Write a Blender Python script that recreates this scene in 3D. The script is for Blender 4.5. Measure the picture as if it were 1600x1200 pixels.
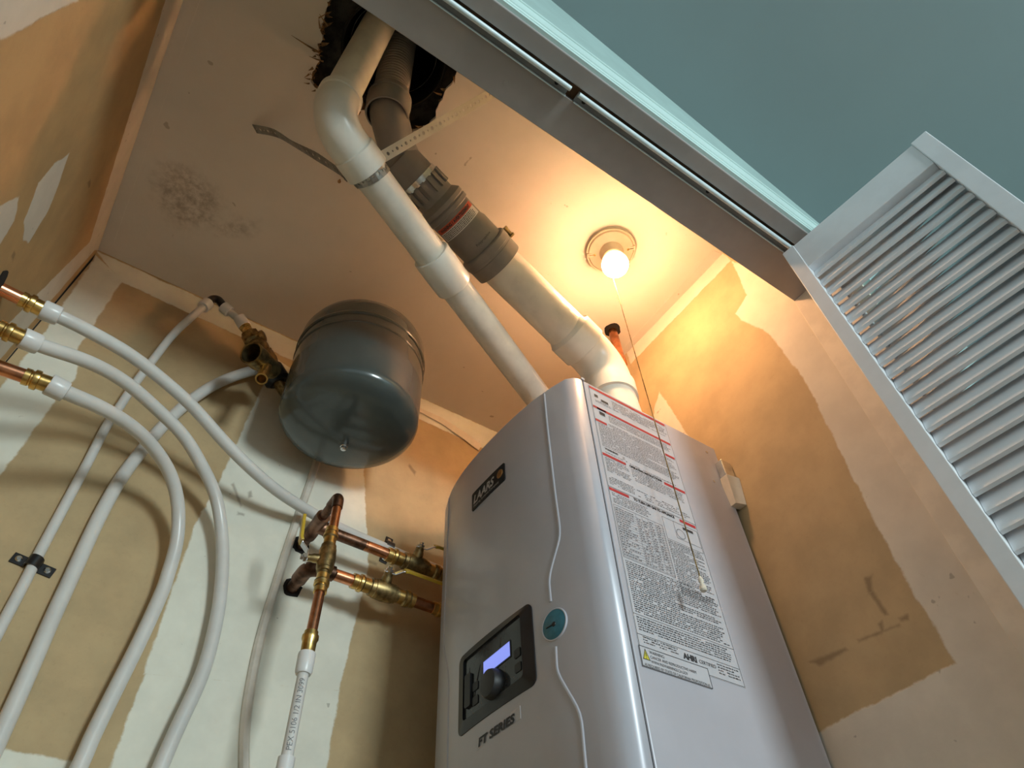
import bpy, bmesh, math, random
import numpy as np
from mathutils import Vector, Matrix
random.seed(7)
for o in list(bpy.data.objects): bpy.data.objects.remove(o)
SC = bpy.context.scene
COL = SC.collection
PI = math.pi

# ------------------------------------------------------------------ camera
H = 1.04                       # eye height above the floor; all z below are measured from the eye
FPX = 1083.732
R = np.array([[0.8264844, -0.56144741, -0.04123521],
              [0.40823089, 0.64815357, -0.64284095],
              [0.38764814, 0.51446453, 0.76488899]])   # world -> view axes (right, down, forward)
cam = bpy.data.cameras.new('camera'); camo = bpy.data.objects.new('camera', cam); COL.objects.link(camo)
cam.sensor_width = 36; cam.lens = FPX / 1600 * 36; cam.clip_start = 0.01
M = Matrix.Identity(4)
for i in range(3):
    M[i][0] = R[0][i]; M[i][1] = -R[1][i]; M[i][2] = -R[2][i]
M[2][3] = H
camo.matrix_world = M
SC.camera = camo

# ------------------------------------------------------------------ world, daylight, exposure
wd = bpy.data.worlds.new('world'); SC.world = wd; wd.use_nodes = True
bg = wd.node_tree.nodes['Background']; bg.inputs[0].default_value = (0.72, 0.86, 0.90, 1); bg.inputs[1].default_value = 0.66
def area(name, loc, target, size, sizey, power, col):
    l = bpy.data.lights.new(name, 'AREA'); l.shape = 'RECTANGLE'; l.size = size; l.size_y = sizey
    l.energy = power; l.color = col
    o = bpy.data.objects.new(name, l); COL.objects.link(o)
    o.location = (loc[0], loc[1], loc[2] + H)
    o.rotation_euler = (Vector(target) - Vector(loc)).to_track_quat('-Z', 'Y').to_euler()
    return o
area('window_daylight', (0.68, -2.6, 0.80), (0.25, 0.9, 0.5), .56, .64, 62, (0.85, 0.99, 1.0))
SC.view_settings.view_transform = 'Standard'; SC.view_settings.look = 'None'
SC.view_settings.exposure = 0.0; SC.view_settings.gamma = 1.0; SC.view_settings.use_curve_mapping = False
BULB = 96.0

def ray(u, v): return R.T @ np.array([(u - 800) / FPX, (v - 600) / FPX, 1.0])
def at(u, v, ax, val):
    r = ray(u, v); i = 'xyz'.index(ax); return Vector((r * val / r[i]).tolist())

# ------------------------------------------------------------------ node helpers
def new_mat(name):
    m = bpy.data.materials.new(name); m.use_nodes = True
    nt = m.node_tree; b = nt.nodes['Principled BSDF']
    return m, nt, b
def N(nt, typ, **kw):
    n = nt.nodes.new(typ)
    for k, v in kw.items():
        if k.startswith('i_'): n.inputs[int(k[2:])].default_value = v
        else: setattr(n, k, v)
    return n
def math_(nt, op, a, b=None, c=None):
    n = nt.nodes.new('ShaderNodeMath'); n.operation = op
    for i, x in enumerate((a, b, c)):
        if x is None: continue
        if isinstance(x, (int, float)): n.inputs[i].default_value = x
        else: nt.links.new(x, n.inputs[i])
    return n.outputs[0]
def mixc(nt, fac, a, b):
    n = nt.nodes.new('ShaderNodeMix'); n.data_type = 'RGBA'
    for s, x in ((n.inputs[0], fac), (n.inputs[6], a), (n.inputs[7], b)):
        if isinstance(x, (int, float)): s.default_value = x
        elif isinstance(x, (tuple, list)): s.default_value = (*x[:3], 1)
        else: nt.links.new(x, s)
    return n.outputs[2]
def noise(nt, scale, detail=3, rough=.55, vec=None):
    n = nt.nodes.new('ShaderNodeTexNoise'); n.inputs['Scale'].default_value = scale
    n.inputs['Detail'].default_value = detail; n.inputs['Roughness'].default_value = rough
    if vec is not None: nt.links.new(vec, n.inputs['Vector'])
    return n.outputs[0]
def geo_pos(nt):
    g = nt.nodes.new('ShaderNodeNewGeometry'); return g.outputs['Position']
def ramp(nt, fac, a, b, lo=0.0, hi=1.0):
    n = nt.nodes.new('ShaderNodeMapRange'); n.interpolation_type = 'SMOOTHSTEP'
    nt.links.new(fac, n.inputs[0]); n.inputs[1].default_value = a; n.inputs[2].default_value = b
    n.inputs[3].default_value = lo; n.inputs[4].default_value = hi
    return n.outputs[0]
def bump(nt, b, h, strength, dist=0.002):
    n = nt.nodes.new('ShaderNodeBump'); n.inputs['Strength'].default_value = strength; n.inputs['Distance'].default_value = dist
    nt.links.new(h, n.inputs['Height']); nt.links.new(n.outputs[0], b.inputs['Normal'])
def plain(name, col, rough=.5, metal=0.0, var=.06, scale=30, bumpy=0.0, coat=0.0, trans=0.0, sss=0.0):
    m, nt, b = new_mat(name)
    f = noise(nt, scale, 4, .6, geo_pos(nt))
    dark = tuple(c * (1 - var * 2.2) for c in col); lite = tuple(min(1, c * (1 + var)) for c in col)
    nt.links.new(mixc(nt, ramp(nt, f, .35, .65), dark, lite), b.inputs['Base Color'])
    b.inputs['Roughness'].default_value = rough; b.inputs['Metallic'].default_value = metal
    if coat: b.inputs['Coat Weight'].default_value = coat; b.inputs['Coat Roughness'].default_value = .1
    if trans: b.inputs['Transmission Weight'].default_value = trans
    if sss:
        b.inputs['Subsurface Weight'].default_value = sss; b.inputs['Subsurface Radius'].default_value = (.01, .01, .01)
        b.inputs['Subsurface Scale'].default_value = .5
    if bumpy: bump(nt, b, noise(nt, scale * 4, 3, .6, geo_pos(nt)), bumpy)
    return m
def region(nt, a, b, polys, amp, nscale, soft=.004, pos=None):
    """union of convex shapes on a wall, with a ragged edge; a, b are the two wall coordinates"""
    total = None
    for poly in polys:
        cx = sum(p[0] for p in poly) / len(poly); cy = sum(p[1] for p in poly) / len(poly)
        d = None
        for k in range(len(poly)):
            p, q = poly[k], poly[(k + 1) % len(poly)]
            nx, ny = q[1] - p[1], p[0] - q[0]; L = math.hypot(nx, ny)
            if L < 1e-6: continue
            nx /= L; ny /= L; c = nx * p[0] + ny * p[1]
            if nx * cx + ny * cy - c > 0: nx, ny, c = -nx, -ny, -c
            e = math_(nt, 'MULTIPLY_ADD', a, nx, math_(nt, 'MULTIPLY_ADD', b, ny, -c))
            d = e if d is None else math_(nt, 'MAXIMUM', d, e)
        total = d if total is None else math_(nt, 'MINIMUM', total, d)
    n1 = noise(nt, nscale, 5, .65, pos)
    n2 = math_(nt, 'MULTIPLY_ADD', n1, amp * 2, -amp)
    s = math_(nt, 'ADD', total, n2)
    return ramp(nt, s, -soft, soft, 1, 0)
def hull(pts):
    P = sorted(pts)
    def half(seq):
        h = []
        for p in seq:
            while len(h) > 1 and (h[-1][0]-h[-2][0])*(p[1]-h[-2][1]) - (h[-1][1]-h[-2][1])*(p[0]-h[-2][0]) <= 0: h.pop()
            h.append(p)
        return h[:-1]
    return half(P) + half(P[::-1])
TAN = (0.485, 0.355, 0.195); MUD = (0.74, 0.70, 0.59)
def wall_mat(name, ax, val, white, smear=(), dark=(), mud=MUD, tan=TAN):
    """bare tan wallboard with joint compound and primer patches"""
    m, nt, b = new_mat(name); pos = geo_pos(nt)
    sp = nt.nodes.new('ShaderNodeSeparateXYZ'); nt.links.new(pos, sp.inputs[0])
    ia, ib = {'x': (1, 2), 'y': (0, 2), 'z': (0, 1)}[ax]
    def conv(poly):
        out = []
        for p in poly:
            q = at(p[0], p[1], ax, val); q.z += H; out.append((q[ia], q[ib]))
        return hull(out)
    A, B = sp.outputs[ia], sp.outputs[ib]
    f = noise(nt, 9, 5, .6, pos); f2 = noise(nt, 160, 3, .6, pos)
    base = mixc(nt, ramp(nt, f, .3, .7), tuple(c * .88 for c in tan), tuple(c * 1.07 for c in tan))
    base = mixc(nt, math_(nt, 'MULTIPLY', ramp(nt, f2, .55, .75), .12), base, tuple(c * .6 for c in tan))
    wn = noise(nt, 14, 4, .6, pos)
    wcol = mixc(nt, ramp(nt, wn, .3, .75), tuple(c * .93 for c in mud), tuple(min(1, c * 1.05) for c in mud))
    spk = noise(nt, 55, 2, .5, pos)
    wcol = mixc(nt, math_(nt, 'MULTIPLY', ramp(nt, spk, .72, .76), .5), wcol, (.2, .17, .13))
    mask = region(nt, A, B, [conv(p) for p in white], .006, 38, .0022, pos)
    col = mixc(nt, mask, base, wcol)
    if smear:
        ms = region(nt, A, B, [conv(p) for p in smear], .02, 30, .02, pos)
        col = mixc(nt, math_(nt, 'MULTIPLY', ms, .55), col, wcol)
    if dark:
        md = region(nt, A, B, [conv(p) for p in dark], .004, 60, .003, pos)
        col = mixc(nt, math_(nt, 'MULTIPLY', md, .5), col, (.11, .065, .03))
    nt.links.new(col, b.inputs['Base Color']); b.inputs['Roughness'].default_value = .8
    hh = math_(nt, 'ADD', math_(nt, 'MULTIPLY', mask, .6), math_(nt, 'MULTIPLY', f2, .25))
    bump(nt, b, hh, .35, .0015)
    return m

# ------------------------------------------------------------------ mesh builder
class MB:
    def __init__(s): s.v = []; s.f = []
    def add(s, vs, fs):
        o = len(s.v); s.v += [Vector(p) for p in vs]; s.f += [tuple(i + o for i in f) for f in fs]; return s
    def box(s, a, b):
        x0, y0, z0 = a; x1, y1, z1 = b
        return s.add([(x0,y0,z0),(x1,y0,z0),(x1,y1,z0),(x0,y1,z0),(x0,y0,z1),(x1,y0,z1),(x1,y1,z1),(x0,y1,z1)],
                     [(0,3,2,1),(4,5,6,7),(0,1,5,4),(1,2,6,5),(2,3,7,6),(3,0,4,7)])
    def obox(s, c, ax, ay, az, hx, hy, hz):
        c = Vector(c); vs = []
        for sz in (-1, 1):
            for sx, sy in ((-1,-1),(1,-1),(1,1),(-1,1)): vs.append(c + ax*hx*sx + ay*hy*sy + az*hz*sz)
        return s.add(vs, [(0,3,2,1),(4,5,6,7),(0,1,5,4),(1,2,6,5),(2,3,7,6),(3,0,4,7)])
    def prism(s, poly, ext):
        """planar polygon (3-D points) pushed along ext"""
        n = len(poly); e = Vector(ext); P = [Vector(p) for p in poly]
        return s.add(P + [p + e for p in P], [tuple(range(n-1, -1, -1)), tuple(range(n, 2*n))] +
                     [(i, (i+1) % n, n + (i+1) % n, n + i) for i in range(n)])
    def tube(s, pts, rad, seg=16, caps=True, closed=False):
        P = [Vector(p) for p in pts]; n = len(P)
        if not isinstance(rad, (list, tuple)): rad = [rad] * n
        rings = []; prev = None
        for i in range(n):
            t = (P[min(i+1, n-1)] - P[max(i-1, 0)])
            if t.length < 1e-9: t = Vector((0,0,1))
            t.normalize()
            if prev is None:
                a = Vector((0,0,1)) if abs(t.z) < .9 else Vector((1,0,0)); u = (a - t*a.dot(t)).normalized()
            else: u = (prev - t*prev.dot(t)).normalized()
            prev = u; w = t.cross(u)
            rings.append([P[i] + (u*math.cos(2*PI*k/seg) + w*math.sin(2*PI*k/seg))*rad[i] for k in range(seg)])
        vs = [p for r in rings for p in r]; fs = []
        for i in range(n-1):
            for k in range(seg):
                k2 = (k+1) % seg; fs.append((i*seg+k, i*seg+k2, (i+1)*seg+k2, (i+1)*seg+k))
        if caps: fs.append(tuple(range(seg-1, -1, -1))); fs.append(tuple((n-1)*seg+k for k in range(seg)))
        return s.add(vs, fs)
    def lathe(s, p0, p1, prof, seg=24, caps=True):
        """profile of (distance along p0->p1, radius); repeated distances make sharp steps"""
        p0 = Vector(p0); t = (Vector(p1) - p0).normalized()
        a = Vector((0,0,1)) if abs(t.z) < .9 else Vector((1,0,0)); u = (a - t*a.dot(t)).normalized(); w = t.cross(u)
        vs = []; fs = []
        for d, r in prof:
            for k in range(seg): vs.append(p0 + t*d + (u*math.cos(2*PI*k/seg) + w*math.sin(2*PI*k/seg))*max(r, 1e-5))
        for i in range(len(prof)-1):
            for k in range(seg):
                k2 = (k+1) % seg; fs.append((i*seg+k, i*seg+k2, (i+1)*seg+k2, (i+1)*seg+k))
        if caps: fs.append(tuple(range(seg-1, -1, -1))); fs.append(tuple((len(prof)-1)*seg+k for k in range(seg)))
        return s.add(vs, fs)
    def mesh(s, name, origin=(0,0,0), smooth=False, angle=35):
        o = Vector(origin); me = bpy.data.meshes.new(name)
        me.from_pydata([(p.x-o.x, p.y-o.y, p.z-o.z) for p in s.v], [], s.f)
        bm = bmesh.new(); bm.from_mesh(me); bmesh.ops.recalc_face_normals(bm, faces=bm.faces)
        if smooth:
            for e in bm.edges:
                if len(e.link_faces) == 2 and e.calc_face_angle(0) > math.radians(angle): e.smooth = False
            for f in bm.faces: f.smooth = True
        bm.to_mesh(me); bm.free(); me.update()
        return me
    def build(s, name, mat, parent=None, smooth=True, angle=35, bevel=0, label=None, kind=None):
        """one mesh object; vertices are eye-relative, the parent's location is taken off"""
        org = Vector((0, 0, -H)) if parent is None else ROOT[parent.name]
        if parent is None:
            mn = Vector([min(p[i] for p in s.v) for i in range(3)]); mx = Vector([max(p[i] for p in s.v) for i in range(3)])
            base = Vector(((mn.x+mx.x)/2, (mn.y+mx.y)/2, mn.z)); org = base
        me = s.mesh(name, org, smooth, angle); me.materials.append(mat)
        ob = bpy.data.objects.new(name, me); COL.objects.link(ob)
        if parent is None: ob.location = (org.x, org.y, org.z + H)
        else: ob.parent = parent
        ROOT[ob.name] = org
        if bevel:
            b = ob.modifiers.new('bevel', 'BEVEL'); b.width = bevel; b.segments = 2; b.limit_method = 'ANGLE'; b.angle_limit = .6
        if label: ob['label'] = label
        if kind: ob['kind'] = kind
        return ob
ROOT = {}
def thing(name, base, label, cat, group=None):
    o = bpy.data.objects.new(name, None); COL.objects.link(o); o.empty_display_size = .03
    o.location = (base[0], base[1], base[2] + H); ROOT[o.name] = Vector(base)
    o['label'] = label; o['category'] = cat
    if group: o['group'] = group
    return o
def tag(o, label, cat, group=None):
    o['label'] = label; o['category'] = cat
    if group: o['group'] = group
    return o
def struct(o, label=None, cat=None):
    o['kind'] = 'structure'
    if label: o['label'] = label
    if cat: o['category'] = cat
    return o
def spline(pts, n=10):
    P = [Vector(p) for p in pts]; P = [P[0]*2 - P[1]] + P + [P[-1]*2 - P[-2]]; out = []
    for i in range(1, len(P)-2):
        for k in range(n):
            t = k/n; a, b, c, d = P[i-1], P[i], P[i+1], P[i+2]
            out.append(.5*((2*b) + (c-a)*t + (2*a-5*b+4*c-d)*t*t + (3*b-a-3*c+d)*t**3))
    out.append(P[-2]); return out
def smooth_path(pts, it=2):
    P = [Vector(p) for p in pts]
    for _ in range(it):
        P = [P[0]] + [(P[i-1] + P[i]*2 + P[i+1]) / 4 for i in range(1, len(P)-1)] + [P[-1]]
    return P
def fillet(a, c, b, r, n=8):
    """arc that rounds the corner c between a and b"""
    a, b, c = Vector(a), Vector(b), Vector(c); da = (a-c).normalized(); db = (b-c).normalized()
    ang = da.angle(db); t = r / math.tan(ang/2); out = []
    bis = (da+db).normalized(); ctr = c + bis * (r / math.sin(ang/2))
    p0 = c + da*t - ctr; p1 = c + db*t - ctr; tot = p0.angle(p1)
    for k in range(n+1):
        q = k/n; out.append(ctr + (p0*math.sin((1-q)*tot) + p1*math.sin(q*tot)) / math.sin(tot))
    return out
_tc = {}
def text_geo(body, size, offset=0.0, shear=0.0, align='LEFT', spacing=1.0):
    cu = bpy.data.curves.new('t', 'FONT'); cu.body = body; cu.size = size; cu.offset = offset; cu.shear = shear
    cu.align_x = align; cu.space_character = spacing; cu.resolution_u = 3
    ob = bpy.data.objects.new('t', cu); COL.objects.link(ob)
    dg = bpy.context.evaluated_depsgraph_get(); dg.update()
    me = bpy.data.meshes.new_from_object(ob.evaluated_get(dg))
    vs = [tuple(v.co) for v in me.vertices]; fs = [tuple(p.vertices) for p in me.polygons]
    bpy.data.objects.remove(ob); bpy.data.curves.remove(cu); bpy.data.meshes.remove(me)
    return vs, fs
def put_text(mb, body, size, fn, fine=0, **kw):
    vs, fs = text_geo(body, size, **kw)
    if fine:
        bm = bmesh.new(); bv = [bm.verts.new(v) for v in vs]
        for f in fs:
            try: bm.faces.new([bv[i] for i in f])
            except ValueError: pass
        bmesh.ops.triangulate(bm, faces=bm.faces[:])
        for _ in range(fine):
            long_ = [e for e in bm.edges if e.calc_length() > .0012]
            if not long_: break
            bmesh.ops.subdivide_edges(bm, edges=long_, cuts=1); bmesh.ops.triangulate(bm, faces=bm.faces[:])
        bm.verts.index_update(); vs = [tuple(v.co) for v in bm.verts]; fs = [tuple(v.index for v in f.verts) for f in bm.faces]; bm.free()
    mb.add([fn(x, y) for x, y, z in vs], fs)
def text_width(body, size, **kw):
    vs, _ = text_geo(body, size, **kw); return max(v[0] for v in vs) - min(v[0] for v in vs)

# ------------------------------------------------------------------ materials
m_white = plain('white paint', (.62, .62, .61), .45, var=.03, scale=12)
m_jamb = plain('shade-greyed jamb paint', (.35, .33, .32), .42, var=.04, scale=10, bumpy=.05)  # jamb is white; the shade under it is put into this grey
m_door = plain('white door paint', (.78, .80, .83), .4, var=.02, scale=14, bumpy=.04)
m_casing = plain('pale aqua trim paint', (.58, .76, .74), .35, var=.02, scale=10)
m_roomwall = plain('aqua wall paint', (.36, .50, .485), .6, var=.03, scale=12, bumpy=.08)
m_roomceil = plain('blue grey ceiling paint', (.25, .315, .325), .75, var=.008, scale=5, bumpy=.1)
m_pvc = plain('white vinyl pipe', (.74, .71, .64), .32, var=.05, scale=14)
m_pvc2 = plain('white vinyl fitting', (.78, .755, .69), .28, var=.03, scale=14)
m_grey = plain('grey polypropylene', (.215, .20, .185), .42, var=.04, scale=20)
m_flex = plain('grey corrugated hose', (.22, .205, .19), .45, var=.04, scale=20)
m_copper = plain('copper', (.80, .36, .20), .26, 1.0, var=.22, scale=18)
m_oldcopper = plain('oxidised copper', (.22, .12, .08), .42, 1.0, var=.3, scale=25)
m_brass = plain('brass', (.70, .47, .17), .28, 1.0, var=.18, scale=40)
m_dullbrass = plain('dull brass', (.36, .26, .12), .42, 1.0, var=.25, scale=45)
m_chrome = plain('zinc steel', (.72, .73, .75), .25, 1.0, var=.08, scale=40)
m_black = plain('black plastic', (.012, .012, .014), .35, var=.1, scale=30)
m_yellow = plain('yellow vinyl grip', (.56, .36, .03), .38, var=.08, scale=30)
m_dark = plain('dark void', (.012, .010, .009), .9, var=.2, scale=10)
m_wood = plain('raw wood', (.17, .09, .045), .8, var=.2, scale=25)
m_ply = plain('dark brown sheathing', (.05, .043, .037), .9, var=.3, scale=35, bumpy=.4)  # very dark brown for the sheathing and the sleeve lip
m_paper = plain('torn board paper', (.40, .23, .11), .9, var=.25, scale=50)
m_tape = plain('joint tape', (.76, .68, .56), .75, var=.04, scale=18, bumpy=.1)
m_strap = plain('galvanised strap', (.33, .32, .30), .45, .85, var=.12, scale=40)
m_boiler = plain('silver enamel', (.50, .495, .55), .36, .12, var=.02, scale=8, coat=.15)
m_ink = plain('black ink', (.03, .03, .035), .6, var=.05)
m_red = plain('red ink', (.46, .03, .035), .55, var=.04)
m_label = plain('label film', (.52, .515, .55), .4, var=.015, scale=20)
m_silver = plain('silver lettering', (.62, .62, .63), .35, .5, var=.03)
m_bronze = plain('bronze emblem', (.35, .17, .06), .4, .6, var=.1)
m_gauge = plain('blue gauge film', (.035, .17, .24), .25, var=.08, scale=60)
m_tank = plain('grey green tank enamel', (.062, .075, .072), .22, 0.0, var=.05, scale=8, coat=.4)
m_pex = plain('milky plastic tube', (.66, .645, .62), .3, var=.03, scale=12, sss=.35)
m_pexring = plain('frosted plastic ring', (.72, .71, .70), .3, var=.02, scale=12, sss=.3)
m_batten = plain('primed strip', (.66, .60, .52), .5, var=.08, scale=16)
m_warn = plain('warning sticker white', (.60, .59, .57), .5, var=.02)
m_orange = plain('warning sticker red', (.55, .09, .045), .5, var=.04)
m_yelsign = plain('yellow sign', (.65, .55, .05), .5, var=.03)
m_floor = plain('oak floor', (.30, .22, .15), .5, var=.15, scale=6)
m_film = plain('glossy display film', (.030, .031, .034), .14, var=.3, scale=25)
m_plug = plain('black grip', (.02, .02, .022), .5, var=.1)
def emit_mat(name, col, strength):
    m, nt, b = new_mat(name); b.inputs['Base Color'].default_value = (*col, 1)
    b.inputs['Emission Color'].default_value = (*col, 1); b.inputs['Emission Strength'].default_value = strength
    return m
m_screen = emit_mat('lit blue screen', (.26, .33, .95), .85)
def bulb_mat():
    m, nt, b = new_mat('frosted bulb'); b.inputs['Base Color'].default_value = (.9, .9, .88, 1)
    b.inputs['Emission Color'].default_value = (1.0, .535, .26, 1)
    g = nt.nodes.new('ShaderNodeNewGeometry'); sp = nt.nodes.new('ShaderNodeSeparateXYZ'); nt.links.new(g.outputs['Normal'], sp.inputs[0])
    # the bulb throws its light sideways and down; the socket end and the very tip are dimmer
    s = math_(nt, 'MULTIPLY', ramp(nt, sp.outputs[2], -.42, .06, 1.0, .02), ramp(nt, sp.outputs[2], -1.0, -.35, .40, 1.0))
    nt.links.new(math_(nt, 'MULTIPLY', s, BULB * 6), b.inputs['Emission Strength'])
    return m
m_bulb = bulb_mat()
def ceil_mat():
    m, nt, b = new_mat('closet ceiling paint'); pos = geo_pos(nt)
    sp = nt.nodes.new('ShaderNodeSeparateXYZ'); nt.links.new(pos, sp.inputs[0])
    def conv(poly): return [tuple(at(p[0], p[1], 'z', 1.4)[:2]) for p in poly]
    f = noise(nt, 4, 4, .6, pos)
    col = mixc(nt, ramp(nt, f, .3, .7), (.78, .70, .62), (.85, .77, .69))
    sm = region(nt, sp.outputs[0], sp.outputs[1], [conv([(255,255),(300,268),(345,310),(335,350),(280,355),(245,310)]),
          conv([(340,345),(390,352),(385,366),(345,360)])], .035, 26, .03, pos)
    col = mixc(nt, math_(nt, 'MULTIPLY', math_(nt, 'MULTIPLY', sm, ramp(nt, noise(nt, 60, 4, .7, pos), .3, .7)), .55), col, (.20, .12, .06))
    sp2 = noise(nt, 40, 2, .5, pos)
    col = mixc(nt, math_(nt, 'MULTIPLY', ramp(nt, sp2, .74, .78), .45), col, (.25, .16, .09))
    nt.links.new(col, b.inputs['Base Color']); b.inputs['Roughness'].default_value = .8
    bump(nt, b, noise(nt, 190, 3, .6, pos), .22, .0012)
    return m
m_ceil = ceil_mat()

# ------------------------------------------------------------------ room shell
XL, XR, YB, ZC = -.2825, .90, 1.11, 1.40
FLO = -H
back_white = [[(150,392),(187,439),(760,703),(795,684)],
  [(150,400),(192,437),(117,550),(70,520)], [(92,492),(117,548),(105,602),(-80,850),(-100,730)],
  [(108,548),(123,570),(118,592),(104,604),(90,560)],
  [(430,560),(345,747),(345,760),(575,880),(568,720),(560,640)], [(346,745),(304,824),(222,1055),(530,1080),(577,880)],
  [(226,1050),(170,1205),(130,1320),(490,1320),(531,1078)], [(-200,1162),(0,1168),(115,1190),(150,1400),(-300,1400)]]
back_dark = [[(388,770),(392,768),(394,776),(389,777)], [(365,755),(378,790),(376,792),(362,757)], [(640,725),(650,737),(648,743),(638,728)],
  [(575,874),(590,880),(588,884),(575,880)], [(372,800),(382,803),(381,806),(371,804)], [(605,148),(607,148),(606,149)]]
m_wback = wall_mat('back wall board', 'y', YB, back_white, smear=[[(440,650),(520,660),(570,720),(440,760),(400,730)]], dark=back_dark, mud=(.74,.72,.62))
left_white = [[(0,62),(122,0),(200,-300),(-300,-200)], [(108,240),(85,256),(60,286),(38,345),(36,376),(45,379),(75,330),(88,298)],
  [(30,307),(27,320),(22,345),(0,382),(-20,390),(-15,330)], [(148,380),(150,388),(0,562),(-70,640),(-80,600),(22,512),(118,400),(140,378)],
  [(139,382),(155,394),(305,-30),(268,-30)]]
left_dark = [[(137,285),(142,280),(141,292),(138,294)], [(18,400),(22,392),(24,398),(20,408)]]
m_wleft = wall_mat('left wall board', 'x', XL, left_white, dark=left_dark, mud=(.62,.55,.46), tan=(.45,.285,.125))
right_white = [[(1128,394),(978,548),(986,568),(1102,446),(1142,407)],
  [(1143,408),(1168,462),(1250,482),(1262,440)], [(1168,460),(1149,490),(1158,500),(1200,520),(1290,525),(1250,460)],
  [(1198,516),(1230,548),(1262,600),(1340,610),(1260,480)], [(1255,588),(1330,740),(1400,880),(1640,1010),(1370,590)],
  [(1396,872),(1492,1034),(1520,1080),(1780,1280),(1640,1000)], [(1270,1150),(1330,1117),(1490,1037),(1720,1000),(1750,1350),(1250,1350)],
  [(1030,612),(1022,640),(1015,700),(1095,712),(1065,668),(1045,635)]]
right_dark = [[(1265,1034),(1320,1012),(1325,1016),(1280,1040)], [(1340,1000),(1405,975),(1406,978),(1342,1003)], [(1405,966),(1418,960),(1420,968),(1408,970)], [(1372,975),(1378,970),(1382,986),(1378,990)]]
right_smear = [[(1350,902),(1362,897),(1368,930),(1358,930)], [(1356,925),(1368,925),(1392,958),(1384,962)]]
m_wright = wall_mat('right wall board', 'x', XR, right_white, dark=right_dark + [[(1351,903),(1362,900),(1364,925),(1357,928)], [(1357,926),(1364,923),(1388,960),(1383,962)]], mud=(.68,.62,.52))
T = .09
struct(MB().box((XL-T, YB, FLO), (XR+T, YB+T, 2.0)).build('wall_back', m_wback, smooth=False), 'tan wallboard back wall with smeared white joint compound')
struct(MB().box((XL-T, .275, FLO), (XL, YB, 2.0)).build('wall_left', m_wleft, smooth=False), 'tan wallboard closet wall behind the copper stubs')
struct(MB().box((XR, .275, FLO), (XR+T, YB, 2.0)).build('wall_right', m_wright, smooth=False), 'tan wallboard closet wall behind the heater')
struct(MB().box((-3, -4, FLO-.05), (3, YB+T, FLO)).build('floor', m_floor, smooth=False), 'plain floor below the view')
# closet ceiling with a torn hole round the flue
hole_px = [(522,-12),(512,10),(506,30),(500,48),(504,62),(497,78),(499,96),(488,112),(485,127),(494,138),(507,150),(530,160),(560,171),(577,175),(600,186),(640,205),(657,201),(669,199),(674,190),(681,184),(684,168),(693,150),(699,138),(708,128),(714,112)]
hole = [tuple(at(u, v, 'z', ZC)[:2]) for u, v in hole_px]
hole += [(.178, .31), (.10, .285), (0, .285), (-.05, .31)]
dense = []
for i in range(len(hole)):
    a, b = hole[i], hole[(i+1) % len(hole)]; n = max(1, int(math.hypot(a[0]-b[0], a[1]-b[1]) / .006))
    for k in range(n):
        j = .0022 if k else 0
        dense.append((a[0]+(b[0]-a[0])*k/n + random.uniform(-j, j), a[1]+(b[1]-a[1])*k/n + random.uniform(-j, j)))
bm = bmesh.new()
outer = [bm.verts.new((x, y, 0)) for x, y in ((XL, .270), (XR, .270), (XR, YB), (XL, YB))]
inner = [bm.verts.new((x, y, 0)) for x, y in dense]
es = [bm.edges.new((outer[i], outer[(i+1) % 4])) for i in range(4)] + [bm.edges.new((inner[i], inner[(i+1) % len(inner)])) for i in range(len(inner))]
bmesh.ops.triangle_fill(bm, use_beauty=True, use_dissolve=False, edges=es)
res = bmesh.ops.extrude_face_region(bm, geom=bm.faces[:])
for e in res['geom']:
    if isinstance(e, bmesh.types.BMVert): e.co.z += .013
bmesh.ops.recalc_face_normals(bm, faces=bm.faces)
me = bpy.data.meshes.new('ceiling'); bm.to_mesh(me); bm.free(); me.materials.append(m_ceil)
ceil = bpy.data.objects.new('ceiling', me); COL.objects.link(ceil); ceil.location = (0, 0, ZC + H); ROOT['ceiling'] = Vector((0, 0, ZC))
struct(ceil, 'cream painted closet ceiling with a torn hole for the pipes')
# tape strips on the ceiling edges
def tape(pxs, ax, val, off, name='joint_tape'):
    P = [at(u, v, ax, val) for u, v in pxs]
    return MB().prism(P, off)
tape([(155,391),(174,390),(315,-8),(293,-8)], 'z', ZC-.0008, (0,0,.0007)).build('joint_tape', m_ceil, ceil, smooth=False)
MB().prism([(.616,.36,ZC-.0012),(.616,1.11,ZC-.0012),(.9,1.11,ZC-.0012),(.9,.36,ZC-.0012)][0:0] or [at(977,541,'z',ZC-.0012), at(1114,391,'z',ZC-.0012), at(1131,398,'z',ZC-.0012), at(985,554,'z',ZC-.0012)], (0,0,.0011)).build('joint_tape', m_ceil, ceil, smooth=False)
# loose tape hanging at the back edge
tp = [at(655,637,'y',YB-.006), at(690,652,'y',YB-.009), at(726,675,'y',YB-.012), at(752,695,'y',YB-.014)]
tq = [at(655,643,'y',YB-.004), at(690,662,'y',YB-.004), at(722,684,'y',YB-.005), at(748,704,'y',YB-.006)]
mb = MB()
for i in range(3): mb.prism([tp[i], tp[i+1], tq[i+1], tq[i]], (0, .0012, 0))
mb.build('joint_tape', m_tape, bpy.data.objects['wall_back'], smooth=False, label='strip of joint tape peeling off')
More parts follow.
